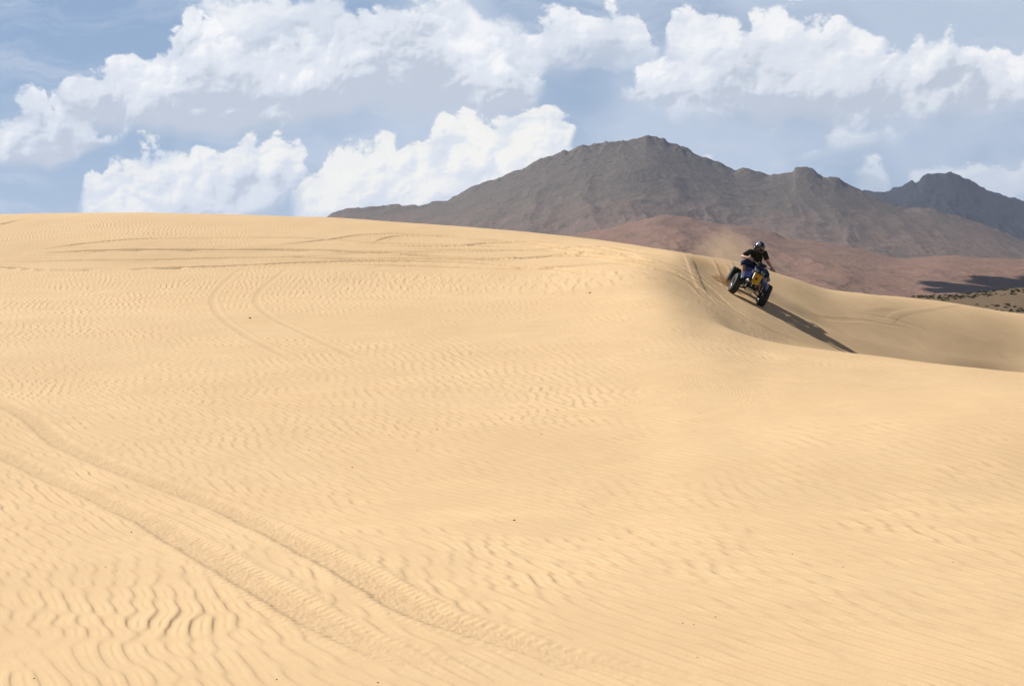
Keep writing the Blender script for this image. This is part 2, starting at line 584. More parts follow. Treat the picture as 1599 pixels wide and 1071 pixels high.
# broad unevenness
vis = np.clip((YR - 2.0) / 6.0, 0, 1)
Zg = Zg + 0.030 * fbm(Xg / 3.1, YR / 4.3, 3, 3) * vis + 0.007 * fbm(Xg / 0.7, YR / 1.0, 5, 3)

tA = ripple_tile(3, 0.115, math.radians(32), 0.15)
tB = ripple_tile(5, 0.140, math.radians(18), 0.30)
wx = 0.34 * fbm(Xg / 4.5, YR / 4.5, 1, 2)
wy = 0.34 * fbm(Xg / 4.5 + 40, YR / 4.5 + 13, 2, 2)


def ripple(X, Y):
    a = sample(tA, X + wx, Y + wy)
    b = sample(tB, X + wy, Y - wx)
    nearleft = np.clip((11.5 - Y) / 4.0, 0, 1) * np.clip((0.6 - X) / 2.5, 0, 1)
    q = np.clip(0.38 + 0.6 * fbm(X / 2.3 + 3, Y / 3.1, 6, 3) + 0.45 * nearleft, 0.0, 1)
    return a * (1 - q) + b * q * 1.05


h0 = ripple(Xg, YR)
h1 = ripple(Xg - 0.018 * np.tanh(h0), YR)      # lean the crests down wind
h1 = np.tanh(h1 / 1.7) * 1.7
h1 = np.where(h1 > 0, h1, h1 * 0.75)
amp = 0.0047 * (0.72 + 0.45 * np.clip(0.5 + 1.3 * fbm(Xg / 3.5, YR / 5.0, 4, 3), 0, 1.0))
amp = amp * (1 - 0.48 * np.clip((10.5 - YR) / 4, 0, 1) * np.clip((0.5 - Xg) / 2, 0, 1))
pxg = np.broadcast_to(pxc[None, :], YR.shape)
yb = YK[5][None, :]
# no ripples on the slip face and over the crest; fading sideways out of the fine mesh
slip = np.clip((pxg - 1010 + (45 - YR) * 0.0) / 60, 0, 1) * np.clip((YR - (yb - 1.5)) / 1.5, 0, 1)
slip2 = np.clip((YR - (YK[9][None, :] - 9)) / 5, 0, 1)
smooth_band = np.clip(1 - np.abs(YR - 34) / 3.5, 0, 1) * np.clip((pxg - 500) / 300, 0, 1) * 0.4
sp = np.gradient(pxc)[None, :] * YR / F
amp = amp * (1 - slip) * (1 - 0.8 * slip2) * (1 - smooth_band) * np.clip(1.6 - sp / 0.045, 0, 1)
amp = amp * np.clip(0.95 + 0.85 * fbm(Xg / 0.42, YR / 0.75, 7, 2), 0.35, 1.4)
far_gain = 1 + 0.55 * np.clip((YR - 14) / 22, 0, 1)
rip = h1 * amp * far_gain
shelf = np.clip(1 - 0.25 * np.clip((pxg - 900) / 500, 0, 1) * np.clip((YR - 10) / 10, 0, 1), 0, 1)
rip = rip * (1 + 0.30 * np.clip((Xg + 0.3) / 1.5, 0, 1) * np.clip((24 - YR) / 8, 0, 1))
keep = np.ones_like(rip)
trk = np.zeros_like(rip)
wear = np.zeros_like(rip)

# wheel tracks: traced where they lie on the sand, cut as ruts with thrown-up edges
TRACKS = [
    # (points, width, depth, berm, churn)
    ([(-160, 560), (-60, 603), (0, 630), (50, 655), (100, 695), (150, 718), (200, 740), (250, 757), (300, 775), (350, 794), (425, 828), (500, 865), (550, 892), (600, 922), (650, 950), (700, 972), (750, 988), (800, 1002), (900, 1030), (1000, 1052), (1120, 1078)], 0.235, 0.013, 0.008, 0.0028),
    ([(-160, 640), (-60, 680), (0, 707), (50, 731), (100, 755), (150, 776), (200, 800), (250, 823), (300, 852), (350, 880), (400, 909), (450, 940), (500, 970), (550, 995), (600, 1015), (650, 1030), (700, 1042), (800, 1062), (900, 1082)], 0.235, 0.013, 0.008, 0.0028),
    ([(385, 415), (372, 424), (355, 438), (338, 455), (332, 466), (335, 482), (348, 498), (370, 515), (400, 533), (440, 553), (480, 572)], 0.14, 0.0050, 0.0045, 0.001),
    ([(452, 415), (440, 427), (422, 441), (405, 456), (400, 467), (406, 482), (425, 496), (460, 513), (500, 533), (540, 551), (590, 572)], 0.14, 0.0050, 0.0045, 0.001),
    ([(-80, 422), (0, 418), (90, 422), (160, 421), (250, 419), (400, 414), (470, 411), (550, 408), (650, 408), (750, 412), (830, 419), (960, 428)], 0.30, 0.055, 0.035, 0.006),
    ([(60, 396), (140, 393), (250, 391), (400, 390), (480, 391), (560, 394), (650, 399), (700, 403), (800, 405), (870, 399), (930, 395), (1000, 404), (1040, 416)], 0.30, 0.055, 0.035, 0.006),
    ([(60, 390), (150, 379), (250, 373), (330, 372), (450, 371), (520, 374), (590, 380), (640, 381), (740, 384), (830, 388)], 0.25, 0.035, 0.02, 0.003),
    ([(430, 384), (500, 376), (570, 367), (620, 365), (700, 370), (760, 376), (830, 379), (890, 382), (950, 391), (1010, 402), (1060, 414)], 0.25, 0.030, 0.02, 0.003),
    ([(586, 380), (600, 373), (630, 368), (700, 368), (760, 372)], 0.25, 0.025, 0.02, 0.003),
    ([(420, 399), (520, 404), (650, 404), (750, 407), (830, 410)], 0.28, 0.030, 0.02, 0.005),
    ([(0, 408), (200, 407), (350, 403), (470, 401), (560, 400)], 0.28, 0.022, 0.02, 0.006),
    ([(500, 397), (620, 394), (760, 393), (860, 389), (940, 386), (1000, 394), (1060, 407)], 0.28, 0.026, 0.02, 0.004),
    ([(520, 391), (560, 393), (665, 399), (735, 404), (805, 405), (857, 402), (910, 401), (980, 408), (1050, 423), (1090, 444)], 0.30, 0.060, 0.035, 0.003),
    ([(540, 413), (600, 414), (700, 417), (770, 421), (840, 420), (892, 416), (962, 413), (1015, 419), (1067, 436), (1110, 462)], 0.30, 0.050, 0.030, 0.003),
    ([(740, 371), (770, 374), (805, 379), (875, 388), (945, 396), (1015, 408), (1060, 417), (1095, 430)], 0.30, 0.050, 0.030, 0.003),
    ([(595, 384), (700, 385), (770, 380), (822, 382), (857, 386), (920, 394), (990, 405)], 0.26, 0.045, 0.025, 0.003),
    ([(640, 389), (760, 391), (857, 393), (927, 401), (997, 411), (1050, 424), (1085, 441)], 0.28, 0.045, 0.025, 0.003),
    ([(960, 404), (1010, 412), (1050, 424), (1085, 446), (1115, 474), (1150, 497), (1200, 522), (1260, 541)], 0.34, 0.010, 0.012, 0.0018),
    ([(980, 400), (1040, 411), (1080, 428), (1110, 452), (1140, 478), (1180, 503), (1230, 526), (1290, 546)], 0.32, 0.010, 0.012, 0.0018),
    ([(1072, 398), (1078, 410), (1086, 430), (1096, 452), (1112, 470)], 0.24, -0.020, 0.0, 0.003),
    ([(1120, 404), (1128, 418), (1136, 436), (1142, 458)], 0.30, 0.018, 0.014, 0.006),
    ([(1150, 408), (1160, 430), (1176, 452), (1184, 474)], 0.30, 0.016, 0.014, 0.006),
    ([(1232, 485), (1290, 498), (1340, 500), (1385, 507), (1430, 517), (1480, 536), (1515, 551), (1535, 560)], 0.24, 0.006, 0.005, 0.001),
    ([(1300, 478), (1350, 490), (1400, 500), (1440, 512), (1490, 531), (1525, 546), (1550, 556)], 0.24, 0.005, 0.005, 0.001),
    ([(1390, 505), (1393, 497), (1408, 490), (1440, 484), (1470, 480), (1510, 477)], 0.26, -0.008, 0.0, 0.001),
    ([(1340, 484), (1365, 482), (1390, 481), (1405, 479)], 0.26, -0.008, 0.0, 0.001),
    ([(1210, 500), (1260, 522), (1300, 540), (1340, 552)], 0.26, 0.012, 0.012, 0.002),
    ([(-40, 352), (0, 351), (30, 345), (60, 340)], 0.3, 0.05, 0.02, 0.0),
]
churn_n = fbm(Xg / 0.055, YR / 0.10, 2, 3, 0.6)
churn_n = churn_n + 0.8 * fbm(Xg / 0.02, YR / 0.05, 6, 2)
for pts, wd, dep, berm, churn in TRACKS:
    w3 = [ground_at(*p) for p in pts]
    P = np.array([(p.x, p.y) for p in w3])
    d2 = np.hypot(*np.diff(P, axis=0).T)
    s = np.concatenate([[0], np.cumsum(d2)])
    S = np.arange(0, s[-1], 0.35)
    Q = pchip(s, P, S)
    margin = wd * 2.2
    T = np.array([Q[min(i + 1, len(Q) - 1)] - Q[max(i - 1, 0)] for i in range(len(Q))])
    T /= np.linalg.norm(T, axis=1)[:, None]
    dist = np.full(Xg.shape, 9.0)
    along = np.zeros(Xg.shape)
    # limit the search to the rows and columns near each stretch
    for i in range(len(Q) - 1):
        a, b = Q[i], Q[i + 1]
        ulo = min((a[0] - margin) / a[1], (b[0] - margin) / b[1]) * F + 799.5 - 2
        uhi = max((a[0] + margin) / a[1], (b[0] + margin) / b[1]) * F + 799.5 + 2
        c0, c1 = np.searchsorted(pxc, [ulo, uhi])
        if c1 - c0 < 2:
            continue
        ylo, yhi = min(a[1], b[1]) - margin, max(a[1], b[1]) + margin
        r0 = np.searchsorted(YR[:, c0:c1].max(1), ylo)
        r1 = np.searchsorted(YR[:, c0:c1].min(1), yhi)
        sl_ = (slice(r0, r1), slice(c0, c1))
        ex, ey = Xg[sl_] - a[0], YR[sl_] - a[1]
        vx, vy = b - a
        L2 = vx * vx + vy * vy
        tpar = np.clip((ex * vx + ey * vy) / L2, 0, 1)
        dx, dy_ = ex - tpar * vx, ey - tpar * vy
        sd = np.hypot(dx, dy_) * np.sign(ex * vy - ey * vx)
        better = np.abs(sd) < np.abs(dist[sl_])
        dist[sl_] = np.where(better, sd, dist[sl_])
        along[sl_] = np.where(better, S[i] + tpar * math.sqrt(L2), along[sl_])
    near = np.abs(dist) < margin
    D = dist[near]
    A = along[near]
    jag = 0.010 * np.sin(A * 2 * PI / 0.09) * (churn > 0.0022) * (wd < 0.3) + 0.016 * fbm(A / 0.2, np.sign(D) * 3.0 + 7, 3, 2)
    ad = np.abs(D) + jag
    inside = 1 / (1 + np.exp((ad - wd / 2) / 0.012))
    lip = np.exp(-((ad - wd / 2 - 0.045) / 0.045) ** 2)
    endf = np.clip(A / 1.5, 0, 1) * np.clip((S[-1] - A) / 2.0, 0, 1)
    fadeb = 0.75 + 0.5 * fbm(A / 1.3, A * 0 + 2.2, 1, 2)
    trk[near] += endf * (-dep * inside * (0.85 + 0.15 * np.cos(D / wd * PI)) + berm * lip * fadeb + churn * (inside + 0.5 * lip) * churn_n[near]
                         + 0.0022 * inside * np.sin((A + D * 0.8 + 0.02 * fbm(A / 0.3, D / 0.1, 1, 2)) * 2 * PI / 0.072) * (churn > 0.003) * (wd < 0.28) * np.clip(0.6 + 1.2 * fbm(A / 0.9, D * 4, 3, 2), 0, 1.2))
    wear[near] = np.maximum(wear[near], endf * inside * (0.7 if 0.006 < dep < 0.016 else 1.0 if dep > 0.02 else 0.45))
    keep[near] *= 1 - endf * np.clip(inside + 0.8 * lip, 0, 1)
    del dist, along
# streaks dragged down the slip face
stre = fbm((Xg * 0.75 + YR * 0.35) / 0.28, (Xg * -0.35 + YR * 0.75) / 2.6 + 4, 2, 5, 0.6) * 0.026
churned = np.clip((pxg - 1000) / 80, 0, 1) * np.clip((1330 - pxg) / 160, 0.25, 1) * np.clip((YR - (yb + 0.4)) / 2, 0, 1) * np.clip((YK[9][None, :] - YR) / 3 + 0.3, 0, 1)
# trampled shelf where many wheels have passed below the crest
terr = np.clip(1 - np.abs(YR - 47) / 5.0, 0, 1) * np.clip((1050 - pxg) / 150, 0, 1)
stre2 = fbm(Xg / 3.5, YR / 0.22, 4, 3) * 0.016
Zg = Zg + rip * keep * (1 - 0.7 * terr) + trk + stre * churned + stre2 * terr


# ------------------------------------------------------------------ materials
def new_mat(name):
    m = bpy.data.materials.new(name)
    m.use_nodes = True
    t = NT(m.node_tree)
    b = m.node_tree.nodes['Principled BSDF']
    return m, t, b


def simple(name, col, rough=0.6, metal=0.0, var=0.12, scale=40.0, bump=0.0, spec=0.5):
    m, t, b = new_mat(name)
    co = t.node('ShaderNodeTexCoord').outputs['Object']
    n = t.noise(co, scale, 4.0, 0.6)
    dark = tuple(v * (1 - var) for v in col)
    lite = tuple(min(1, v * (1 + var)) for v in col)
    t.put(b.inputs['Base Color'], t.mix(n, dark, lite))
    t.put(b.inputs['Roughness'], t.smooth(n, 0.2, 0.8, max(0.02, rough - 0.08), min(1, rough + 0.08)))
    b.inputs['Metallic'].default_value = metal
    b.inputs['Specular IOR Level'].default_value = spec
    if bump:
        bn = t.node('ShaderNodeBump', {'Strength': bump, 'Distance': 0.01, 'Height': n})
        t.L.new(bn.outputs[0], b.inputs['Normal'])
    return m


def sand_mat():
    m, t, b = new_mat('sand')
    co = t.node('ShaderNodeTexCoord').outputs['Object']
    grain = t.noise(co, 260.0, 2.0, 0.6)
    n1 = t.noise(co, 0.35, 4.0, 0.6)
    n2 = t.noise(co, 5.0, 5.0, 0.65)
    c1 = t.mix(t.smooth(n1, 0.3, 0.7), (0.650, 0.454, 0.250), (0.682, 0.487, 0.275))
    c2 = t.mix(t.mul(t.smooth(n2, 0.35, 0.75), 0.45), c1, (0.630, 0.423, 0.234))
    g = t.smooth(grain, 0.25, 0.75, 0.90, 1.07)
    sc = t.node('ShaderNodeVectorMath', operation='SCALE')
    t.L.new(c2, sc.inputs[0])
    t.L.new(g, sc.inputs['Scale'])
    # scattered dark mineral grains
    sp = t.noise(co, 34.0, 2.0, 0.5)
    c3 = t.mix(t.mul(t.smooth(sp, 0.76, 0.80), 0.45), sc.outputs[0], (0.16, 0.10, 0.06))
    t.put(b.inputs['Base Color'], c3)
    # sand turned up by tyres is a shade browner than the dry crust
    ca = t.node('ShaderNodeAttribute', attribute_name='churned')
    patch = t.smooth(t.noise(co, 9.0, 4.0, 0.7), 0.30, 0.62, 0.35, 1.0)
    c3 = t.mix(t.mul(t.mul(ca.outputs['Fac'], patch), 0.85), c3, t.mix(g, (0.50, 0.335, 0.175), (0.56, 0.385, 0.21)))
    t.put(b.inputs['Base Color'], c3)
    b.inputs['Roughness'].default_value = 0.92
    b.inputs['Specular IOR Level'].default_value = 0.15
    hgt = t.add(t.mul(grain, 0.5), t.mul(t.noise(co, 45.0, 5.0, 0.65), 1.0))
    bn = t.node('ShaderNodeBump', {'Strength': 0.35, 'Distance': 0.006, 'Height': hgt})
    t.L.new(bn.outputs[0], b.inputs['Normal'])
    return m


M_SAND = sand_mat()
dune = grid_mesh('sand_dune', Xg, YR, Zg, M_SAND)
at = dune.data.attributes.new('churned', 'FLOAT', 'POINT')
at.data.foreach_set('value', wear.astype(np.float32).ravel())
# sand behind and under the camera
xb, ybk = np.meshgrid(np.linspace(-260, 260, 400), np.concatenate([np.linspace(-120, -4, 50), np.linspace(-3.5, 2.6, 60)]))
zb_ = -1.745 + 0.02 * fbm(xb / 3, ybk / 3, 2, 3) * np.clip(-ybk / 3, 0, 1) - 0.0006 * ybk ** 2 * (ybk < 0) - 0.0002 * np.maximum(np.abs(xb) - 6, 0) ** 2
grid_mesh('sand_flat', xb, ybk, zb_, M_SAND)


# ------------------------------------------------------------------ desert plain, hills, mountains
def rock_mat(name, low, high, grass, dark, z0, z1, rockz, scale=1.0, rockamt=1.0):
    m, t, b = new_mat(name)
    co = t.node('ShaderNodeTexCoord').outputs['Object']
    s = t.node('ShaderNodeSeparateXYZ')
    t.L.new(co, s.inputs[0])
    n1 = t.noise(co, 0.0022 / scale, 6.0, 0.6)
    n2 = t.noise(co, 0.012 / scale, 6.0, 0.65)
    n3 = t.noise(co, 0.075 / scale, 6.0, 0.75)
    zz = t.add(s.outputs[2], t.mul(t.sub(n1, 0.5), 260.0 * scale))
    zz = t.add(zz, t.mul(t.sub(n2, 0.5), 90.0 * scale))
    c1 = t.mix(t.smooth(zz, z0, z1), low, high)
    c2 = t.mix(t.mul(t.smooth(n2, 0.45, 0.68), 0.6), c1, grass)
    rk = t.mul(t.smooth(n3, 0.48, 0.66), t.smooth(t.add(zz, t.mul(n2, 120 * scale)), rockz, rockz + 160 * scale, 0.30, 1.0))
    c3 = t.mix(t.mul(rk, rockamt), c2, dark)
    t.put(b.inputs['Base Color'], c3)
    b.inputs['Roughness'].default_value = 0.95
    b.inputs['Specular IOR Level'].default_value = 0.1
    hh = t.add(t.mul(n2, 30 * scale), t.mul(n3, 10 * scale))
    bn = t.node('ShaderNodeBump', {'Strength': 0.5, 'Distance': 1.0, 'Height': hh})
    t.L.new(bn.outputs[0], b.inputs['Normal'])
    return m


def ridge_field(name, ridge, Yf, Yr, Yb, z_foot, mat, power, spur, seed, jag, cols=760, rows=230, pad=400, spurw=260.0, shape=None):
    x0, x1 = ridge[0][0], ridge[-1][0]
    px = np.linspace(x0, x1, cols)
    py = pchip([p[0] for p in ridge], np.array([p[1] for p in ridge], float), px)
    cy = (535.5 - py) / F
    v = (cy * math.cos(PITCH) - math.sin(PITCH)) / (math.cos(PITCH) + cy * math.sin(PITCH))
    u = (px - 799.5) / F
    nf = int(rows * 0.75)
    nb = rows - nf
    tf = np.linspace(0, 1, nf)
    tb = np.linspace(0, 1, nb + 1)[1:]
    zr = v * Yr
    gk = np.exp(-0.5 * (np.arange(-90, 91) / (cols * 0.022)) ** 2)
    gk /= gk.sum()
    zs = np.convolve(np.pad(zr, 90, mode='edge'), gk, 'valid')
    R = []
    Yl = []
    for t in tf:
        Yl.append(Yf + (Yr - Yf) * t)
        zt = zs + (zr - zs) * t ** 14
        R.append(z_foot + (zt - z_foot) * (t ** power))
    for t in tb:
        Yl.append(Yr + (Yb - Yr) * t)
        R.append(zr + (z_foot - zr) * (t ** 0.8))
    Yv = np.array(Yl)[:, None] * np.ones((1, cols))
    Z = np.array(R)
    X = u[None, :] * Yv
    tfull = np.concatenate([tf, 1 - tb])[:, None]
    env = np.clip(tfull * (1 - tfull) * 4, 0, 1) ** 0.8
    hrel = np.clip((zr - z_foot) / max(zr.max() - z_foot, 1), 0.05, 1)[None, :]
    wxx = 120 * fbm(X / 600, Yv / 600, seed, 3)
    rg = ridged((X + wxx) / spurw, (Yv) / (spurw * 2.6), seed, 5, 0.5) - 0.62
    Z = Z + spur * env * hrel * rg * 1.6
    Z = Z + spur * 0.13 * env * hrel * fbm((X + wxx) / (spurw * 0.22), Yv / (spurw * 0.3), seed + 1, 5, 0.62)
    # crag teeth along the skyline
    top = np.exp(-((tfull - 1) / 0.05) ** 2)
    Z = Z + jag * top * hrel * (fbm(X / 28.0, Yv / 90.0, seed + 2, 4, 0.6) + 0.6 * np.abs(fbm(X / 75.0, Yv / 200.0, seed + 3, 2)))
    if shape is not None:
        Z = shape(X, Yv, Z, px, tfull)
    return grid_mesh(name, X, Yv, Z, mat), (px, u, Yv, Z)


M_MTN = rock_mat('mountain_rock', (0.195, 0.135, 0.100), (0.138, 0.114, 0.088), (0.114, 0.104, 0.078), (0.048, 0.042, 0.042), 170, 360, 330)
M_FAR_SHADED = rock_mat('far_rock_shaded', (0.022, 0.024, 0.032), (0.020, 0.022, 0.030), (0.026, 0.028, 0.030), (0.014, 0.015, 0.020), 60, 230, 330)  # cloud shade over the far peak is put into its dark rock colour
M_FOOT = rock_mat('foothill_soil', (0.245, 0.145, 0.102), (0.225, 0.136, 0.098), (0.170, 0.118, 0.080), (0.085, 0.060, 0.050), 40, 150, 400, 0.6, 0.6)

ridge_main = [(-420, 468), (-100, 448), (120, 415), (300, 378), (440, 352), (508, 341), (520, 334), (535, 327), (548, 324), (575, 324), (595, 322), (612, 319), (630, 321), (650, 322), (680, 316), (700, 313),
              (712, 306), (725, 299), (745, 290), (760, 286), (800, 270), (815, 264), (830, 257), (850, 247), (880, 237), (900, 231), (912, 226), (930, 227),
              (950, 222), (962, 221), (975, 220), (1000, 217), (1010, 213), (1020, 213), (1030, 217), (1050, 223), (1080, 238), (1110, 251), (1130, 259), (1148, 267),
              (1155, 265), (1168, 264), (1180, 268), (1200, 273), (1206, 270), (1225, 271), (1238, 268), (1241, 262), (1252, 261), (1264, 263), (1280, 273), (1284, 276), (1300, 277),
              (1320, 288), (1340, 297), (1360, 306), (1385, 318), (1400, 322), (1412, 326), (1430, 325), (1445, 325), (1475, 333), (1500, 340), (1515, 345), (1550, 356),
              (1599, 377), (1700, 398), (1900, 430)]
ridge_field('mountain', ridge_main, 3300, 5200, 6600, -60, M_MTN, 1.15, 30, 1, 11, cols=1000, rows=300)
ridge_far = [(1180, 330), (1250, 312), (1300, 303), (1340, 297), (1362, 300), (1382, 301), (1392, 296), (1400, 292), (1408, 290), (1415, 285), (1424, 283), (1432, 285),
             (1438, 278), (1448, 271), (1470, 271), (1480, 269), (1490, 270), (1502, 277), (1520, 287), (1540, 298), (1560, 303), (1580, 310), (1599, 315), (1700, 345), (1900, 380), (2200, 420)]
ridge_field('far_mountain', ridge_far, 5600, 7800, 9000, -60, M_FAR_SHADED, 1.1, 130, 4, 14, cols=500, rows=160, spurw=420.0)
ridge_foot = [(500, 470), (700, 430), (800, 398), (860, 376), (900, 364), (940, 358), (975, 350), (1005, 343), (1035, 337), (1065, 339), (1100, 347), (1140, 352), (1180, 357), (1200, 360),
              (1230, 372), (1270, 376), (1300, 381), (1340, 388), (1380, 398), (1410, 404), (1440, 402), (1490, 399), (1530, 402), (1570, 404), (1599, 405), (1750, 415), (2000, 440)]
ridge_field('foothills', ridge_foot, 1500, 3100, 3500, -55, M_FOOT, 0.95, 24, 2, 3, cols=760, rows=260, spurw=190.0)

# the plain: one sheet to the horizon
gx, gy = np.meshgrid(np.linspace(-30000, 30000, 60), np.linspace(-30000, 50000, 80))
M_PLAIN = rock_mat('desert_soil', (0.20, 0.125, 0.085), (0.20, 0.125, 0.085), (0.12, 0.10, 0.065), (0.08, 0.06, 0.05), -400, -300, 400, 0.5, 0.5)
grid_mesh('desert_plain', gx, gy, gx * 0 - 62.0, M_PLAIN)

# ------------------------------------------------------------------ haze
def box_obj(name, lo, hi, mat):
    bm = bmesh.new()
    bmesh.ops.create_cube(bm, size=1.0)
    for v in bm.verts:
        v.co = Vector([lo[i] if v.co[i] < 0 else hi[i] for i in range(3)])
    me = bpy.data.meshes.new(name)
    bm.to_mesh(me)
    bm.free()
    me.materials.append(mat)
    o = bpy.data.objects.new(name, me)
    COL.objects.link(o)
    return o


hm = bpy.data.materials.new('haze_air')
hm.use_nodes = True
hm.node_tree.nodes.clear()
pv = hm.node_tree.nodes.new('ShaderNodeVolumePrincipled')
pv.inputs['Color'].default_value = (0.62, 0.74, 1.0, 1)
pv.inputs['Density'].default_value = 0.000034
pv.inputs['Anisotropy'].default_value = 0.2
ho = hm.node_tree.nodes.new('ShaderNodeOutputMaterial')
hm.node_tree.links.new(pv.outputs[0], ho.inputs['Volume'])
hz = box_obj('haze', (-30500, -30500, -63.5), (30500, 50500, 640), hm)
hz['kind'] = 'stuff'


# ------------------------------------------------------------------ object helpers
def finish(bm, name, mat, parent=None, smooth=True, M=None):
    bmesh.ops.recalc_face_normals(bm, faces=bm.faces[:])
    me = bpy.data.meshes.new(name)
    bm.to_mesh(me)
    bm.free()
    if smooth:
        me.polygons.foreach_set('use_smooth', np.ones(len(me.polygons), bool))
    me.materials.append(mat)
    o = bpy.data.objects.new(name, me)
    COL.objects.link(o)
    if parent is not None:
        o.parent = parent
    if M is not None:
        o.matrix_local = M
    return o


def empty(name, label, cat, group=None):
    o = bpy.data.objects.new(name, None)
    o.empty_display_size = 0.2
    COL.objects.link(o)
    o['label'] = label
    o['category'] = cat
    if group:
        o['group'] = group
    return o


def frame_of(d, hint=Vector((0, 0, 1))):
    d = d.normalized()
    if abs(d.dot(hint)) > 0.95:
        hint = Vector((0, 1, 0))
    a = d.cross(hint).normalized()
    return a, a.cross(d).normalized()


def tube(bm, pts, rad, seg=10, caps=True, sq=(1.0, 1.0), hint=Vector((0, 0, 1))):
    """tapered tube through points with rounded ends"""
    pts = [Vector(p) for p in pts]
    if not isinstance(rad, (list, tuple)):
        rad = [rad] * len(pts)
    n = len(pts)
    P, Rr, D = [], [], []
    for i in range(n):
        d = (pts[min(i + 1, n - 1)] - pts[max(i - 1, 0)]).normalized()
        P.append(pts[i]); Rr.append(rad[i]); D.append(d)
    if caps:
        head, tail = [], []
        for k in (0.0, 0.35, 0.75):
            a = k * PI / 2
            head.append((P[0] - D[0] * Rr[0] * math.cos(a), Rr[0] * max(math.sin(a), 0.05), D[0]))
            tail.append((P[-1] + D[-1] * Rr[-1] * math.cos(a), Rr[-1] * max(math.sin(a), 0.05), D[-1]))
        seq = head + list(zip(P, Rr, D)) + tail[::-1]
    else:
        seq = list(zip(P, Rr, D))
    rings = []
    for p, r, d in seq:
        a, b = frame_of(d, hint)
        rings.append([bm.verts.new(p + a * (math.cos(2 * PI * k / seg) * r * sq[0]) + b * (math.sin(2 * PI * k / seg) * r * sq[1])) for k in range(seg)])
    for r0, r1 in zip(rings[:-1], rings[1:]):
        for k in range(seg):
            bm.faces.new((r0[k], r0[(k + 1) % seg], r1[(k + 1) % seg], r1[k]))
    bm.faces.new(rings[0][::-1])
    bm.faces.new(rings[-1])
    return bm


def ball(bm, c, r, scale=(1, 1, 1), u=16, v=12, M=None):
    m = Matrix.Translation(Vector(c)) @ (M or Matrix()) @ Matrix.Diagonal((scale[0], scale[1], scale[2], 1))
    bmesh.ops.create_uvsphere(bm, u_segments=u, v_segments=v, radius=r, matrix=m)
    return bm


def rbox(bm, c, size, bevel=0.01, M=None, taper=None):
    t = bmesh.new()
    bmesh.ops.create_cube(t, size=1.0)
    for v in t.verts:
        if taper:
            k = taper(v.co)
            v.co.x *= k[0]; v.co.y *= k[1]
        v.co = Vector((v.co.x * size[0], v.co.y * size[1], v.co.z * size[2]))
    if bevel:
        bmesh.ops.bevel(t, geom=t.edges[:], offset=bevel, segments=3, profile=0.5, affect='EDGES')
    mm = Matrix.Translation(Vector(c)) @ (M or Matrix())
    t.transform(mm)
    me = bpy.data.meshes.new('tmp')
    t.to_mesh(me)
    t.free()
    bm.from_mesh(me)
    bpy.data.meshes.remove(me)
    return bm


def lathe_x(bm, prof, seg=40):
    """profile [(x, r)] turned about the X axis"""
    rings = []
    for x, r in prof:
        rings.append([bm.verts.new((x, r * math.cos(2 * PI * k / seg), r * math.sin(2 * PI * k / seg))) for k in range(seg)])
    for r0, r1 in zip(rings[:-1], rings[1:]):
        for k in range(seg):
            bm.faces.new((r0[k], r0[(k + 1) % seg], r1[(k + 1) % seg], r1[k]))
    return bm


def sheet(bm, fn, nu, nv, thick=0.012):
    """curved panel with thickness; fn(u, v) -> point"""
    g = [[Vector(fn(i / nu, j / nv)) for j in range(nv + 1)] for i in range(nu + 1)]
    top, botm = [], []
    for i in range(nu + 1):
        rt, rb = [], []
        for j in range(nv + 1):
            a = g[min(i + 1, nu)][j] - g[max(i - 1, 0)][j]
            b = g[i][min(j + 1, nv)] - g[i][max(j - 1, 0)]
            n = a.cross(b)
            n = n.normalized() if n.length > 1e-9 else Vector((0, 0, 1))
            rt.append(bm.verts.new(g[i][j] + n * thick / 2))
            rb.append(bm.verts.new(g[i][j] - n * thick / 2))
        top.append(rt); botm.append(rb)
    for i in range(nu):
        for j in range(nv):
            bm.faces.new((top[i][j], top[i + 1][j], top[i + 1][j + 1], top[i][j + 1]))
            bm.faces.new((botm[i][j], botm[i][j + 1], botm[i + 1][j + 1], botm[i + 1][j]))
    for i in range(nu):
        bm.faces.new((top[i][0], botm[i][0], botm[i + 1][0], top[i + 1][0]))
        bm.faces.new((top[i][nv], top[i + 1][nv], botm[i + 1][nv], botm[i][nv]))
    for j in range(nv):
        bm.faces.new((top[0][j], top[0][j + 1], botm[0][j + 1], botm[0][j]))
        bm.faces.new((top[nu][j], botm[nu][j], botm[nu][j + 1], top[nu][j + 1]))
    return bm


# ------------------------------------------------------------------ quad bike: where it stands
A = ground_at(1147.5, 459.5)      # foot of the front wheel at the viewer's left (vehicle right)
B = ground_at(1188.5, 478.0)      # foot of the other front wheel
mid = (A + B) / 2
fh = Vector((-0.085, -1.0, 0)).normalized()
rh = Vector((-fh.y, fh.x, 0)) * -1 if False else Vector((fh.y, -fh.x, 0))


def g3(p):
    return Vector((p.x, p.y, float(base_z(p.x, p.y)[0])))


mid = g3(mid)
pr, plf = g3(mid + rh * 0.42), g3(mid - rh * 0.42)
bk = g3(mid - fh * 1.24)
right = (pr - plf).normalized()
fwd = (mid - bk).normalized()
up = right.cross(fwd).normalized()
fwd = up.cross(right).normalized()
# the downhill wheels dig in a little
_roll = Matrix.Rotation(math.radians(-4.0), 3, fwd)
if (_roll @ right).z < right.z:
    _roll = _roll.transposed()
right, up = _roll @ right, _roll @ up
mid = g3(mid + rh * 0.080) - up * 0.022
ORI = mid - fwd * 0.62 - up * 0.012
MV = Matrix(((right.x, fwd.x, up.x, ORI.x), (right.y, fwd.y, up.y, ORI.y), (right.z, fwd.z, up.z, ORI.z), (0, 0, 0, 1)))

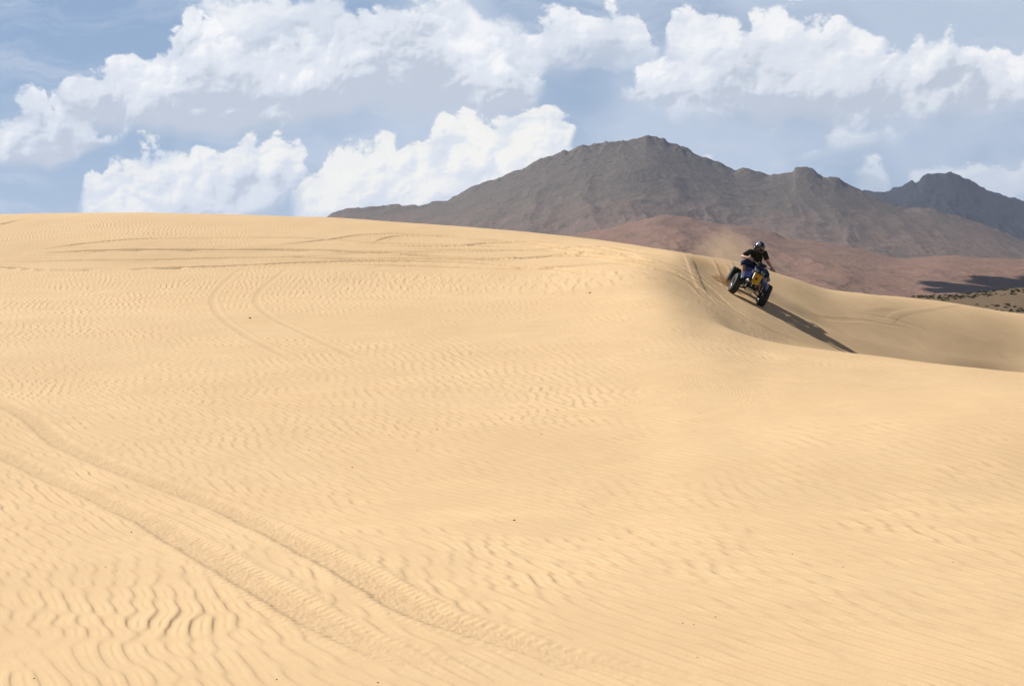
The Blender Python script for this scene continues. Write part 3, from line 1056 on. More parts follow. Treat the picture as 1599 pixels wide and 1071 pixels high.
M_TYRE = simple('tyre_rubber', (0.022, 0.023, 0.024), 0.75, 0, 0.35, 60, 0.3)
M_RIM = simple('wheel_steel', (0.16, 0.16, 0.17), 0.35, 0.7, 0.2, 30)
M_BLUE = simple('blue_plastic', (0.007, 0.016, 0.080), 0.42, 0, 0.12, 12)
M_YEL = simple('yellow_plastic', (0.58, 0.35, 0.018), 0.35, 0, 0.10, 14)
M_BLK = simple('black_plastic', (0.016, 0.016, 0.018), 0.45, 0, 0.25, 25)
M_FRM = simple('black_steel', (0.020, 0.020, 0.022), 0.35, 0.3, 0.25, 25)
M_ALU = simple('aluminium', (0.62, 0.62, 0.62), 0.30, 0.9, 0.15, 40)
M_ENG = simple('engine_metal', (0.18, 0.17, 0.17), 0.45, 0.6, 0.35, 40, 0.3)
M_SEAT = simple('seat_vinyl', (0.018, 0.018, 0.020), 0.6, 0, 0.2, 50, 0.2)
M_SPRING = simple('spring_paint', (0.55, 0.53, 0.45), 0.35, 0.2, 0.15, 40)
M_RUB = simple('grip_rubber', (0.02, 0.02, 0.02), 0.8, 0, 0.2, 60)
M_LENS = simple('lamp_lens', (0.20, 0.21, 0.22), 0.10, 0.5, 0.15, 40, 0, 0.8)
M_DARK = simple('red_plastic', (0.35, 0.02, 0.02), 0.3)
M_MARK = simple('dark_decal', (0.10, 0.03, 0.02), 0.5)

quad = empty('quad_bike', 'blue and yellow four-wheeled quad bike leaning down the shaded dune face', 'quad bike')
quad.matrix_world = MV


def wheel(x, y, r, w, rimr, steer=0.0, name='wheel'):
    e = bpy.data.objects.new(name, None)
    e.empty_display_size = 0.1
    COL.objects.link(e)
    e.parent = quad
    e.matrix_local = Matrix.Translation((x, y, r)) @ Matrix.Rotation(steer, 4, 'Z')
    sgn = 1 if x > 0 else -1
    h = w / 2
    prof = [(-h * 0.72, rimr), (-h * 0.92, rimr + 0.015), (-h * 1.02, rimr + 0.055), (-h * 1.0, r - 0.055), (-h * 0.86, r - 0.024), (-h * 0.6, r - 0.012), (0, r - 0.006),
            (h * 0.6, r - 0.012), (h * 0.86, r - 0.024), (h * 1.0, r - 0.055), (h * 1.02, rimr + 0.055), (h * 0.92, rimr + 0.015), (h * 0.72, rimr)]
    bm = bmesh.new()
    lathe_x(bm, prof, 48)
    nk = 20
    for k in range(nk):
        a = 2 * PI * k / nk
        for j, (xx, ww) in enumerate(((-h * 0.62, h * 0.50), (0.0, h * 0.42), (h * 0.62, h * 0.50))):
            aa = a + (PI / nk if j == 1 else 0)
            Mx = Matrix.Rotation(aa, 4, 'X') @ Matrix.Translation((xx, 0, r - 0.006 - 0.010 * (j != 1))) @ Matrix.Rotation(0.25 * (j - 1), 4, 'Z') @ Matrix.Rotation(0.28 * (j - 1), 4, 'Y')
            rbox(bm, (0, 0, 0), (ww, 2 * PI * r / nk * 0.52, 0.028), 0.003, Mx)
    finish(bm, 'tyre', M_TYRE, e)
    bm = bmesh.new()
    o = sgn * h
    prof = [(-h * 0.78, rimr + 0.008), (-h * 0.70, rimr - 0.012), (o * 0.1 - 0.02, rimr - 0.03), (o * 0.1 + 0.02, rimr - 0.03), (h * 0.70, rimr - 0.012), (h * 0.78, rimr + 0.008)]
    lathe_x(bm, prof, 36)
    prof = [(o * 0.15, rimr - 0.028), (o * 0.25, rimr - 0.05), (o * 0.05, 0.05), (o * 0.35, 0.042), (o * 0.5, 0.03), (o * 0.52, 0.002)]
    lathe_x(bm, prof, 36)
    for k in range(4):
        a = 2 * PI * k / 4 + 0.4
        tube(bm, [(o * 0.05, 0.055 * math.cos(a), 0.055 * math.sin(a)), (o * 0.32, 0.055 * math.cos(a), 0.055 * math.sin(a))], 0.009, 6)
    finish(bm, 'rim', M_RIM, e)
    return e


ST = math.radians(9)
HT = 0.40
wheel(HT, 0.62, 0.272, 0.185, 0.130, ST)
wheel(-HT, 0.62, 0.272, 0.185, 0.130, ST)
wheel(0.47, -0.62, 0.262, 0.265, 0.118)
wheel(-0.47, -0.62, 0.262, 0.265, 0.118)


def part(name, mat, build, parent=None, smooth=True, label=None):
    bm = bmesh.new()
    build(bm)
    o = finish(bm, name, mat, parent or quad, smooth)
    if label:
        o['label'] = label
    return o


def fender_front(sg):
    def fn(u, v):
        y = 0.94 - 0.70 * v
        arch = math.sin(min(max((v - 0.02) / 0.96, 0), 1) * PI)
        z = 0.52 + 0.115 * arch ** 0.7 + 0.03 * v
        x = 0.15 + (0.22 + 0.02 * arch) * u
        z += 0.09 * (1 - u) ** 1.5 - 0.055 * max(0, u - 0.72) / 0.28
        return (sg * x, y - 0.05 * u * (1 - v), z)
    return lambda bm: sheet(bm, fn, 12, 16, 0.012)


def fender_rear(sg):
    def fn(u, v):
        y = -0.12 - 0.92 * v
        arch = math.sin(min(max(v, 0), 1) * PI * 0.82 + 0.1)
        z = 0.46 + 0.245 * arch ** 0.6
        x = 0.13 + 0.30 * u * (0.55 + 0.45 * min(1, v * 3))
        z += 0.05 * (1 - u) - 0.05 * max(0, u - 0.75) / 0.25
        return (sg * x, y, z)
    return lambda bm: sheet(bm, fn, 12, 16, 0.012)


for sg in (1, -1):
    part('front_fender', M_BLUE, fender_front(sg))
    part('rear_fender', M_BLUE, fender_rear(sg))


def nose(u, v):
    # hood between the front fenders, sloping up to the bars
    y = 0.93 - 0.62 * v
    x = (u - 0.5) * (0.34 - 0.06 * v)
    z = 0.60 + 0.30 * v ** 0.9 + 0.035 * (1 - (2 * u - 1) ** 2)
    return (x, y, z)


part('hood', M_BLUE, lambda bm: sheet(bm, nose, 10, 12, 0.014))


def plate(u, v):
    w = 0.185 + 0.04 * v + 0.015 * math.sin(v * PI)
    return ((u - 0.5) * w, 0.985 - 0.15 * v + 0.02 * (1 - (2 * u - 1) ** 2), 0.52 + 0.27 * v)


pl = part('number_plate', M_YEL, lambda bm: sheet(bm, plate, 8, 10, 0.016), label='yellow front panel with a small dark mark')


def decal(u, v):
    p = Vector(plate(0.36 + 0.34 * u, 0.40 + 0.16 * v + 0.05 * math.sin(u * PI)))
    return (p.x, p.y + 0.014, p.z)


part('decal', M_MARK, lambda bm: sheet(bm, decal, 6, 3, 0.004), pl)

for sg in (1, -1):
    def hl(bm, sg=sg):
        ball(bm, (sg * 0.085, 0.80, 0.85), 0.062, (1, 0.8, 0.85))
    lamp = part('headlight', M_BLK, hl)
    part('lens', M_LENS, lambda bm, sg=sg: ball(bm, (sg * 0.085, 0.832, 0.845), 0.048, (1, 0.55, 0.85)), lamp)


def tank(bm):
    rbox(bm, (0, 0.12, 0.83), (0.24, 0.46, 0.16), 0.05)
    rbox(bm, (0, 0.30, 0.92), (0.17, 0.18, 0.10), 0.035)


part('tank_cover', M_BLUE, tank)


def seat_fn(bm):
    for i in range(7):
        t = i / 6
        y = 0.0 - 0.72 * t
        z = 0.775 - 0.035 * math.sin(t * PI) + 0.02 * t
        w = 0.20 + 0.08 * math.sin(min(1, t * 1.1) * PI * 0.7)
        rbox(bm, (0, y, z - 0.035), (w, 0.17, 0.11), 0.04)


part('seat', M_SEAT, seat_fn)

# chassis tubes
def chassis(bm):
    for sg in (1, -1):
        tube(bm, [(sg * 0.10, 0.86, 0.40), (sg * 0.13, 0.60, 0.27), (sg * 0.15, 0.10, 0.22), (sg * 0.14, -0.35, 0.24), (sg * 0.12, -0.45, 0.5)], 0.016, 8)
        tube(bm, [(sg * 0.10, 0.86, 0.40), (sg * 0.11, 0.62, 0.66), (sg * 0.07, 0.30, 0.86), (sg * 0.09, -0.05, 0.70), (sg * 0.12, -0.80, 0.66)], 0.016, 8)
        tube(bm, [(sg * 0.13, 0.60, 0.27), (sg * 0.11, 0.62, 0.66)], 0.014, 8)
        tube(bm, [(sg * 0.15, 0.05, 0.22), (sg * 0.09, 0.0, 0.70)], 0.014, 8)
        tube(bm, [(sg * 0.10, 0.45, 0.26), (sg * 0.07, 0.42, 0.80)], 0.013, 8)
    for y, z in ((0.86, 0.40), (0.60, 0.27), (0.1, 0.22), (-0.35, 0.24), (-0.6, 0.66)):
        tube(bm, [(-0.14, y, z), (0.14, y, z)], 0.013, 8)


part('frame', M_FRM, chassis)


def bumper(bm):
    for sg in (1, -1):
        tube(bm, [(sg * 0.12, 0.80, 0.34), (sg * 0.15, 0.96, 0.38), (sg * 0.15, 1.02, 0.46), (sg * 0.11, 0.97, 0.53), (sg * 0.10, 0.86, 0.58)], 0.014, 8)
    tube(bm, [(-0.15, 1.02, 0.46), (0.15, 1.02, 0.46)], 0.014, 8)
    tube(bm, [(-0.11, 0.97, 0.53), (0.11, 0.97, 0.53)], 0.012, 8)


part('front_bumper', M_FRM, bumper)
part('skid_plate', M_ALU, lambda bm: sheet(bm, lambda u, v: ((u - 0.5) * 0.24, 0.95 - 0.42 * v, 0.36 - 0.13 * v ** 0.6), 4, 6, 0.008))
part('skid_plate', M_ALU, lambda bm: sheet(bm, lambda u, v: ((u - 0.5) * 0.22, 0.45 - 0.75 * v, 0.205), 4, 6, 0.008))

for sg in (1, -1):
    def arms(bm, sg=sg):
        hub = (sg * (HT - 0.10), 0.62, 0.23)
        hub2 = (sg * (HT - 0.10), 0.62, 0.35)
        for y in (0.76, 0.48):
            tube(bm, [(sg * 0.12, y, 0.29), hub], 0.014, 8)
            tube(bm, [(sg * 0.12, y - 0.02, 0.43), hub2], 0.012, 8)
        tube(bm, [hub, hub2], 0.024, 10)
        tube(bm, [hub2, (sg * (HT - 0.03), 0.62, 0.28)], 0.02, 8)
    part('suspension_arm', M_FRM, arms)
    def shock(bm, sg=sg):
        tube(bm, [(sg * 0.24, 0.64, 0.30), (sg * 0.12, 0.60, 0.68)], 0.014, 8)
        tube(bm, [(sg * 0.165, 0.615, 0.54), (sg * 0.12, 0.60, 0.68)], 0.027, 10)
    sh = part('shock_absorber', M_ALU, shock)
    def coil(bm, sg=sg):
        a, b = Vector((sg * 0.235, 0.638, 0.32)), Vector((sg * 0.14, 0.607, 0.61))
        d = b - a
        e1, e2 = frame_of(d)
        tube(bm, [a + d * (k / 80) + (e1 * math.cos(k * 2 * PI * 9 / 80) + e2 * math.sin(k * 2 * PI * 9 / 80)) * 0.034 for k in range(81)], 0.0065, 6)
    part('spring', M_SPRING, coil, sh)
    def peg(bm, sg=sg):
        tube(bm, [(sg * 0.15, 0.22, 0.27), (sg * 0.36, 0.24, 0.28), (sg * 0.42, 0.15, 0.29), (sg * 0.42, -0.18, 0.29), (sg * 0.34, -0.28, 0.28), (sg * 0.15, -0.25, 0.28)], 0.016, 8)
        tube(bm, [(sg * 0.15, 0.05, 0.30), (sg * 0.36, 0.05, 0.30)], 0.022, 8)
    part('footrest', M_ALU, peg)

part('steering_column', M_ENG, lambda bm: tube(bm, [(0, 0.62, 0.36), (0, 0.30, 0.91)], 0.016, 8))


def engine(bm):
    rbox(bm, (0, 0.05, 0.37), (0.26, 0.42, 0.22), 0.04)
    rbox(bm, (0, 0.16, 0.56), (0.17, 0.17, 0.20), 0.02, Matrix.Rotation(0.2, 4, 'X'))
    for k in range(6):
        rbox(bm, (0, 0.155, 0.49 + 0.028 * k), (0.21, 0.21, 0.010), 0.002, Matrix.Rotation(0.2, 4, 'X'))
    for sg in (1, -1):
        tube(bm, [(sg * 0.12, 0.02, 0.36), (sg * 0.165, 0.02, 0.36)], 0.085, 16)


part('engine', M_ENG, engine)
part('oil_cooler', M_BLK, lambda bm: rbox(bm, (0, 0.47, 0.60), (0.22, 0.04, 0.16), 0.01))
def exhaust(bm):
    tube(bm, [(0.03, 0.26, 0.55), (0.06, 0.40, 0.46), (0.15, 0.32, 0.40), (0.19, 0.0, 0.42), (0.20, -0.35, 0.52)], 0.021, 10)
    tube(bm, [(0.20, -0.38, 0.53), (0.22, -0.80, 0.60)], 0.052, 14)


part('exhaust', M_ALU, exhaust)
def swing(bm):
    tube(bm, [(0.08, -0.30, 0.32), (0.09, -0.62, 0.262)], 0.026, 10)
    tube(bm, [(-0.08, -0.30, 0.32), (-0.09, -0.62, 0.262)], 0.026, 10)
    tube(bm, [(-0.46, -0.62, 0.262), (0.46, -0.62, 0.262)], 0.02, 10)
    tube(bm, [(0, -0.55, 0.30), (0, -0.20, 0.62)], 0.03, 10)


part('swingarm', M_FRM, swing)
part('grab_rail', M_FRM, lambda bm: tube(bm, [(-0.12, -0.82, 0.66), (-0.14, -1.00, 0.70), (0.14, -1.00, 0.70), (0.12, -0.82, 0.66)], 0.012, 8))
part('tail_light', M_DARK, lambda bm: rbox(bm, (0, -0.99, 0.66), (0.10, 0.03, 0.05), 0.008))

# handlebar with its controls
BSW = Matrix.Rotation(ST, 4, 'Z')
def bar_pt(x, y=0.0, z=0.0):
    return Matrix.Translation((0, 0.28, 0.94)) @ BSW @ Vector((x, y, z))


def hbar(bm):
    tube(bm, [bar_pt(-0.37, -0.08, 0.045), bar_pt(-0.22, -0.03, 0.045), bar_pt(-0.10, 0.02, -0.01), bar_pt(0.10, 0.02, -0.01), bar_pt(0.22, -0.03, 0.045), bar_pt(0.37, -0.08, 0.045)], 0.012, 8)
    tube(bm, [bar_pt(-0.17, 0.0, 0.035), bar_pt(0.17, 0.0, 0.035)], 0.009, 8)
    rbox(bm, bar_pt(0, 0.02, 0.0), (0.09, 0.06, 0.05), 0.01)


hb = part('handlebar', M_ALU, hbar)
part('crossbar_pad', M_BLK, lambda bm: rbox(bm, bar_pt(0, 0.015, 0.055), (0.24, 0.06, 0.06), 0.02, BSW), hb)
for sg in (1, -1):
    part('grip', M_RUB, lambda bm, sg=sg: tube(bm, [bar_pt(sg * 0.24, -0.036, 0.045), bar_pt(sg * 0.385, -0.085, 0.045)], 0.018, 10), hb)
    part('brake_lever', M_ALU, lambda bm, sg=sg: tube(bm, [bar_pt(sg * 0.21, 0.0, 0.04), bar_pt(sg * 0.26, 0.03, 0.035), bar_pt(sg * 0.42, -0.015, 0.03)], 0.007, 6), hb)

# ------------------------------------------------------------------ rider
M_SKIN = simple('skin', (0.50, 0.245, 0.160), 0.5, 0, 0.08, 20)
M_SHIRT = simple('dark_cotton', (0.020, 0.026, 0.018), 0.9, 0, 0.4, 9, 0.3, 0.2)
M_JEAN = simple('blue_denim', (0.018, 0.042, 0.110), 0.85, 0, 0.25, 30, 0.3, 0.2)
M_BOOT = simple('boot_leather', (0.020, 0.017, 0.015), 0.6)
M_HELM = simple('black_gloss_shell', (0.012, 0.013, 0.014), 0.10, 0, 0.1, 8, 0, 0.9)
M_SILV = simple('silver_highlight', (0.55, 0.56, 0.58), 0.20, 0.5, 0.1, 12)
M_GOG = simple('goggle_lens', (0.02, 0.02, 0.025), 0.06, 0, 0.1, 12, 0, 0.9)

J = {
    'pel': Vector((0.15, -0.22, 0.90)), 'ch': Vector((0.215, -0.09, 1.12)), 'neck': Vector((0.262, 0.00, 1.285)), 'head': Vector((0.278, 0.085, 1.415)),
    'rs': Vector((0.435, -0.03, 1.180)), 're': Vector((0.555, 0.00, 0.965)), 'ls': Vector((0.085, -0.01, 1.330)), 'le': Vector((-0.085, 0.05, 1.165)),
    'rhip': Vector((0.25, -0.20, 0.875)), 'lhip': Vector((0.06, -0.20, 0.895)),
    'rk': Vector((0.445, 0.17, 0.790)), 'lk': Vector((-0.225, 0.16, 0.79)), 'ra': Vector((0.235, 0.32, 0.42)), 'la': Vector((-0.26, 0.06, 0.42)),
}
for _k, _d in (('ch', 0.05), ('neck', 0.07), ('head', 0.085), ('rs', 0.065), ('ls', 0.065), ('re', 0.055), ('le', 0.055), ('pel', 0.03), ('rhip', 0.02), ('lhip', 0.03)):
    J[_k] = J[_k] - Vector((0, 0, _d))
J['rh'] = bar_pt(0.315, -0.075, 0.062)
J['lh'] = bar_pt(-0.315, -0.075, 0.062)


def limb(bm, a, b, ra, rm, rb, bulge=0.35, seg=14):
    a, b = Vector(a), Vector(b)
    tube(bm, [a, a.lerp(b, bulge), a.lerp(b, 0.75), b], [ra, rm, (rm + rb) / 2 * 0.95, rb], seg)


def remesh(o, vox, sm=4):
    m = o.modifiers.new('remesh', 'REMESH')
    m.mode = 'VOXEL'
    m.voxel_size = vox
    m.use_smooth_shade = True
    k = o.modifiers.new('smooth', 'SMOOTH')
    k.factor = 0.5
    k.iterations = sm


def hand(bm, wrist, elbow, sg):
    grip_c = bar_pt(sg * 0.315, -0.062, 0.045)
    axis = (bar_pt(sg * 0.385, -0.085, 0.045) - bar_pt(sg * 0.24, -0.036, 0.045)).normalized()
    back = (elbow - grip_c)
    back = (back - axis * back.dot(axis)).normalized()
    upv = axis.cross(back).normalized()
    if upv.z < 0:
        upv = -upv
    # palm over the top of the grip, from the wrist side
    pc = grip_c + back * 0.030 + upv * 0.018
    for k, t in enumerate((-0.030, -0.010, 0.010, 0.030)):
        tube(bm, [wrist.lerp(pc, 0.3) + axis * t * 0.6, pc + axis * t, grip_c + upv * 0.034 + axis * t], [0.017, 0.0165, 0.014], 10)
    lens = (0.9, 1.0, 0.96, 0.78)
    for k, t in enumerate((-0.033, -0.011, 0.011, 0.032)):
        pts = []
        for j in range(6):
            an = (95 - j * 46 * lens[k]) * PI / 180
            pts.append(grip_c + axis * (t * sg * -1 * (1 + 0.02 * j)) - back * math.cos(an) * 0.028 + upv * math.sin(an) * 0.031)
        tube(bm, pts, [0.0100, 0.0098, 0.0092, 0.0088, 0.0084, 0.0078], 8)
    th = -axis * sg if sg > 0 else axis
    th = -axis                                   # thumb on the inner side, closing under the grip
    tube(bm, [pc + th * 0.030 - upv * 0.005, grip_c + back * 0.022 + th * 0.050 - upv * 0.014, grip_c - back * 0.004 + th * 0.052 - upv * 0.030, grip_c - back * 0.024 + th * 0.044 - upv * 0.022], [0.014, 0.0115, 0.0105, 0.009], 8)


def body(bm):
    # torso under the clothes
    tube(bm, [J['pel'], J['pel'].lerp(J['ch'], 0.5), J['ch'], J['ch'].lerp(J['neck'], 0.6)], [0.125, 0.112, 0.128, 0.10], 18, sq=(1.15, 0.82), hint=Vector((0, 1, 0)))
    tube(bm, [J['rs'], J['neck'] - Vector((0, 0, 0.03)), J['ls']], [0.055, 0.070, 0.055], 14)
    tube(bm, [J['neck'] - Vector((0, 0.02, 0.03)), J['head'] - Vector((0, 0.02, 0.04))], [0.058, 0.052], 14)
    # head: skull, jaw, nose, lips, chin, ears
    hd = J['head']
    ball(bm, hd + Vector((0, -0.012, 0.02)), 0.092, (0.84, 1.02, 1.08), 20, 16)
    ball(bm, hd + Vector((0, 0.022, -0.055)), 0.062, (0.86, 0.95, 0.9))
    tube(bm, [hd + Vector((0, 0.080, 0.012)), hd + Vector((0, 0.098, -0.022))], [0.009, 0.014], 8)
    tube(bm, [hd + Vector((-0.018, 0.077, -0.052)), hd + Vector((0.018, 0.077, -0.052))], 0.007, 8)
    tube(bm, [hd + Vector((-0.016, 0.076, -0.063)), hd + Vector((0.016, 0.076, -0.063))], 0.007, 8)
    ball(bm, hd + Vector((0, 0.070, -0.090)), 0.020)
    for sg in (1, -1):
        ball(bm, hd + Vector((sg * 0.080, -0.01, 0.0)), 0.026, (0.4, 0.8, 1.2))
        ball(bm, hd + Vector((sg * 0.030, 0.070, 0.010)), 0.013)
    limb(bm, J['rs'], J['re'], 0.052, 0.050, 0.038)
    limb(bm, J['ls'], J['le'], 0.052, 0.050, 0.038)
    for e, h, sg in (('re', 'rh', 1), ('le', 'lh', -1)):
        gc = bar_pt(sg * 0.315, -0.062, 0.045)
        w = gc + (J[e] - gc).normalized() * 0.085 + Vector((0, 0, 0.012))
        limb(bm, J[e], w, 0.039, 0.043, 0.026)
        hand(bm, w, J[e], sg)
    for hp, k, a in (('rhip', 'rk', 'ra'), ('lhip', 'lk', 'la')):
        limb(bm, J[hp], J[k], 0.092, 0.086, 0.056)
        limb(bm, J[k], J[a], 0.055, 0.060, 0.036)
        tube(bm, [J[a], J[a] + Vector((0, 0.0, -0.09)), J[a] + Vector((0, 0.14, -0.10))], [0.036, 0.04, 0.03], 12)


bm = bmesh.new()
body(bm)
rider = finish(bm, 'person', M_SKIN)
rider.matrix_world = MV
remesh(rider, 0.0065, 3)
rider['label'] = 'rider in black helmet, dark T-shirt and denim shorts leaning uphill on the quad bike'
rider['category'] = 'person'


def shirt(bm):
    a = J['pel'] + Vector((0.0, 0.0, 0.03))
    tube(bm, [a, J['pel'].lerp(J['ch'], 0.5), J['ch'], J['ch'].lerp(J['neck'], 0.62)], [0.158, 0.140, 0.150, 0.112], 20, sq=(1.14, 0.86), hint=Vector((0, 1, 0)))
    tube(bm, [J['rs'], J['neck'] - Vector((0, 0.01, 0.045)), J['ls']], [0.072, 0.088, 0.072], 14)
    for s_, e_ in (('rs', 're'), ('ls', 'le')):
        tube(bm, [J[s_], J[s_].lerp(J[e_], 0.45), J[s_].lerp(J[e_], 0.80)], [0.074, 0.072, 0.070], 14, caps=False)
    # loose folds
    for k in range(9):
        t = k / 8
        c0 = J['pel'].lerp(J['ch'], 0.1 + 0.8 * t)
        an = 2.4 * k
        d = Vector((math.cos(an) * 0.14, math.sin(an) * 0.10, 0))
        tube(bm, [c0 + d - Vector((0.03, 0, 0.06)), c0 + d * 1.06, c0 + d + Vector((0.03, 0, 0.07))], [0.012, 0.02, 0.012], 8)


bm = bmesh.new()
shirt(bm)
o = finish(bm, 't_shirt', M_SHIRT, rider)
remesh(o, 0.009, 4)


def shorts(bm):
    tube(bm, [J['rhip'] + Vector((0.01, -0.02, 0.01)), J['lhip'] + Vector((-0.01, -0.02, 0.01))], [0.118, 0.118], 16)
    tube(bm, [J['pel'] - Vector((0, 0, 0.02)), J['pel'] + Vector((0.02, 0.03, 0.09))], [0.14, 0.135], 18, sq=(1.12, 0.84), hint=Vector((0, 1, 0)))
    for hp, k in (('rhip', 'rk'), ('lhip', 'lk')):
        d = (J[k] - J[hp])
        tube(bm, [J[hp], J[hp] + d * 0.45, J[hp] + d * 0.88, J[hp] + d * 0.97], [0.118, 0.116, 0.106, 0.094], 16, caps=True)


bm = bmesh.new()
shorts(bm)
o = finish(bm, 'shorts', M_JEAN, rider)
remesh(o, 0.009, 4)

for a in ('ra', 'la'):
    bm = bmesh.new()
    p = J[a]
    tube(bm, [p + Vector((0, 0, 0.06)), p, p + Vector((0, -0.005, -0.075))], [0.052, 0.050, 0.052], 14)
    tube(bm, [p + Vector((0, -0.03, -0.085)), p + Vector((0, 0.07, -0.09)), p + Vector((0, 0.155, -0.100))], [0.045, 0.050, 0.040], 14, sq=(0.95, 0.8))
    o = finish(bm, 'boot', M_BOOT, rider)
    remesh(o, 0.008, 3)

# helmet: open-faced shell around the head with a peak and chin bar
hd = J['head']
HROT = Matrix.Rotation(math.radians(-12), 4, 'X') @ Matrix.Rotation(math.radians(-8), 4, 'Z')


def helm_pt(th, ph, r=1.0):
    x = 0.142 * math.sin(ph) * math.cos(th) * r
    y = 0.165 * math.sin(ph) * math.sin(th) * r
    z = 0.152 * math.cos(ph) * r
    return hd + Vector((0, -0.008, 0.018)) + (HROT @ Vector((x, y, z)))


def shell(bm):
    nu, nv = 40, 18
    def fn(u, v):
        th = 2 * PI * u
        front = max(0.0, math.sin(th))
        end = 2.35 - 0.98 * (front ** 1.2 if front > 0 else 0)
        return helm_pt(th, 0.04 + (end - 0.04) * v)
    g = [[bm.verts.new(fn(i / nu, j / nv)) for j in range(nv + 1)] for i in range(nu)]
    for i in range(nu):
        for j in range(nv):
            bm.faces.new((g[i][j], g[i][j + 1], g[(i + 1) % nu][j + 1], g[(i + 1) % nu][j]))
    bm.faces.new([g[i][0] for i in range(nu)])


bm = bmesh.new()
shell(bm)
helmet = finish(bm, 'helmet', M_HELM, rider)
sol = helmet.modifiers.new('thickness', 'SOLIDIFY')
sol.thickness = 0.022
sol.offset = -1
bm = bmesh.new()
tube(bm, [helm_pt(PI * 1.0 + 0.1, 1.9), helm_pt(PI * 0.78, 2.05, 1.03), helm_pt(PI * 0.5, 2.10, 1.10), helm_pt(PI * 0.22, 2.05, 1.03), helm_pt(-0.1, 1.9)], [0.028, 0.026, 0.030, 0.026, 0.028], 10)
finish(bm, 'chin_bar', M_HELM, helmet)
bm = bmesh.new()
sheet(bm, lambda u, v: helm_pt(PI * (0.22 + 0.56 * u), 1.05, 1.02) + (HROT @ Vector((0, 0.075 * v * math.sin(PI * (0.15 + 0.7 * u)), 0.02 * v))), 10, 4, 0.006)
finish(bm, 'visor', M_HELM, helmet)
bm = bmesh.new()
sheet(bm, lambda u, v: helm_pt(PI * (0.10 + 0.42 * u), 0.42 + 0.62 * v + 0.12 * u, 1.018), 12, 8, 0.003)
finish(bm, 'highlight_patch', M_SILV, helmet)  # silver highlight on the shell, set on as a bright patch
bm = bmesh.new()
sheet(bm, lambda u, v: helm_pt(PI * (0.20 + 0.60 * u), 1.42 + 0.26 * v, 0.86), 12, 5, 0.012)
finish(bm, 'goggles', M_GOG, rider)


# ------------------------------------------------------------------ scrubby hillside beyond the dune, far right
M_SCRUB = rock_mat('scrub_soil', (0.165, 0.116, 0.070), (0.160, 0.112, 0.070), (0.140, 0.108, 0.062), (0.09, 0.07, 0.045), -60, 60, 100, 0.05, 0.4)
ridge_scrub = [(1180, 500), (1300, 482), (1380, 470), (1420, 463), (1450, 461.5), (1500, 459), (1540, 456), (1570, 452), (1599, 449), (1700, 441), (1900, 425), (2200, 410)]
_, (hp_px, hp_u, hp_Y, hp_Z) = ridge_field('scrub_hill', ridge_scrub, 150, 330, 520, -14, M_SCRUB, 0.9, 1.2, 5, 0.25, cols=420, rows=150, spurw=26.0)


def shrub_mesh(seed, n=150):
    rnd = random.Random(seed)
    bm = bmesh.new()
    for k in range(7):
        a = rnd.random() * 2 * PI
        tube(bm, [(0, 0, -0.1), (math.cos(a) * 0.15, math.sin(a) * 0.15, 0.2), (math.cos(a) * 0.4, math.sin(a) * 0.4, 0.42)], [0.03, 0.02, 0.01], 5, caps=False)
    for k in range(n):
        a = rnd.random() * 2 * PI
        e = math.asin(rnd.random())
        r = (0.55 + 0.45 * rnd.random() ** 0.5) * (1 + 0.18 * math.sin(3 * a + seed))
        c0 = Vector((math.cos(a) * math.cos(e) * 0.62, math.sin(a) * math.cos(e) * 0.62, math.sin(e) * 0.55)) * r
        s_ = 0.09 + 0.08 * rnd.random()
        d1 = Vector((rnd.uniform(-1, 1), rnd.uniform(-1, 1), rnd.uniform(-1, 1))).normalized()
        d2 = d1.cross(Vector((rnd.uniform(-1, 1), rnd.uniform(-1, 1), 1))).normalized()
        vs = [bm.verts.new(c0 + d1 * s_), bm.verts.new(c0 + d2 * s_ * 0.6), bm.verts.new(c0 - d1 * s_), bm.verts.new(c0 - d2 * s_ * 0.6)]
        bm.faces.new(vs)
    me = bpy.data.meshes.new('desert_shrub')
    bm.to_mesh(me)
    bm.free()
    me.materials.append(M_LEAF)
    return me


M_LEAF = simple('sage_leaves', (0.085, 0.080, 0.050), 0.9, 0, 0.45, 2.5, 0, 0.1)
shrubs = [shrub_mesh(k) for k in range(4)]
rs = random.Random(5)
nf_ = int(150 * 0.75)
placed = 0
while placed < 250:
    ci = rs.randrange(100, 330)
    ri = int(nf_ * (1 - 0.80 * rs.random() ** 1.3))
    ri = min(ri, nf_ - 1)
    X_, Y_, Z_ = hp_u[ci] * hp_Y[ri, ci], hp_Y[ri, ci], hp_Z[ri, ci]
    px_ = hp_px[ci]
    py_ = 470 - Z_ / Y_ * F
    crest = float(np.interp(px_, [p[0] for p in CREST], [p[1] for p in CREST]))
    if py_ > crest + 1.5 or px_ > 1640 or px_ < 1395:
        continue
    if fbm(np.array([X_ / 14.0]), np.array([Y_ / 14.0]), 2, 2)[0] < -0.25:
        continue
    o = bpy.data.objects.new('desert_shrub', shrubs[placed % 4])
    COL.objects.link(o)
    k = rs.uniform(0.22, 0.75) ** 1.1
    o.location = (X_ + rs.uniform(-0.4, 0.4), Y_ + rs.uniform(-0.8, 0.8), Z_ - 0.03)
    o.scale = (k * rs.uniform(0.8, 1.3), k * rs.uniform(0.8, 1.3), k * rs.uniform(0.6, 0.95))
    o.rotation_euler = (0, 0, rs.random() * 2 * PI)
    o['label'] = 'low dark green shrub scattered on the brown hillside beyond the dune at far right'
    o['category'] = 'shrub'
    o['group'] = 'shrubs on the far right hillside'
    placed += 1

# ------------------------------------------------------------------ pebbles on the sand
M_PEB = simple('dark_stone', (0.075, 0.050, 0.036), 0.8, 0, 0.3, 60, 0.3)


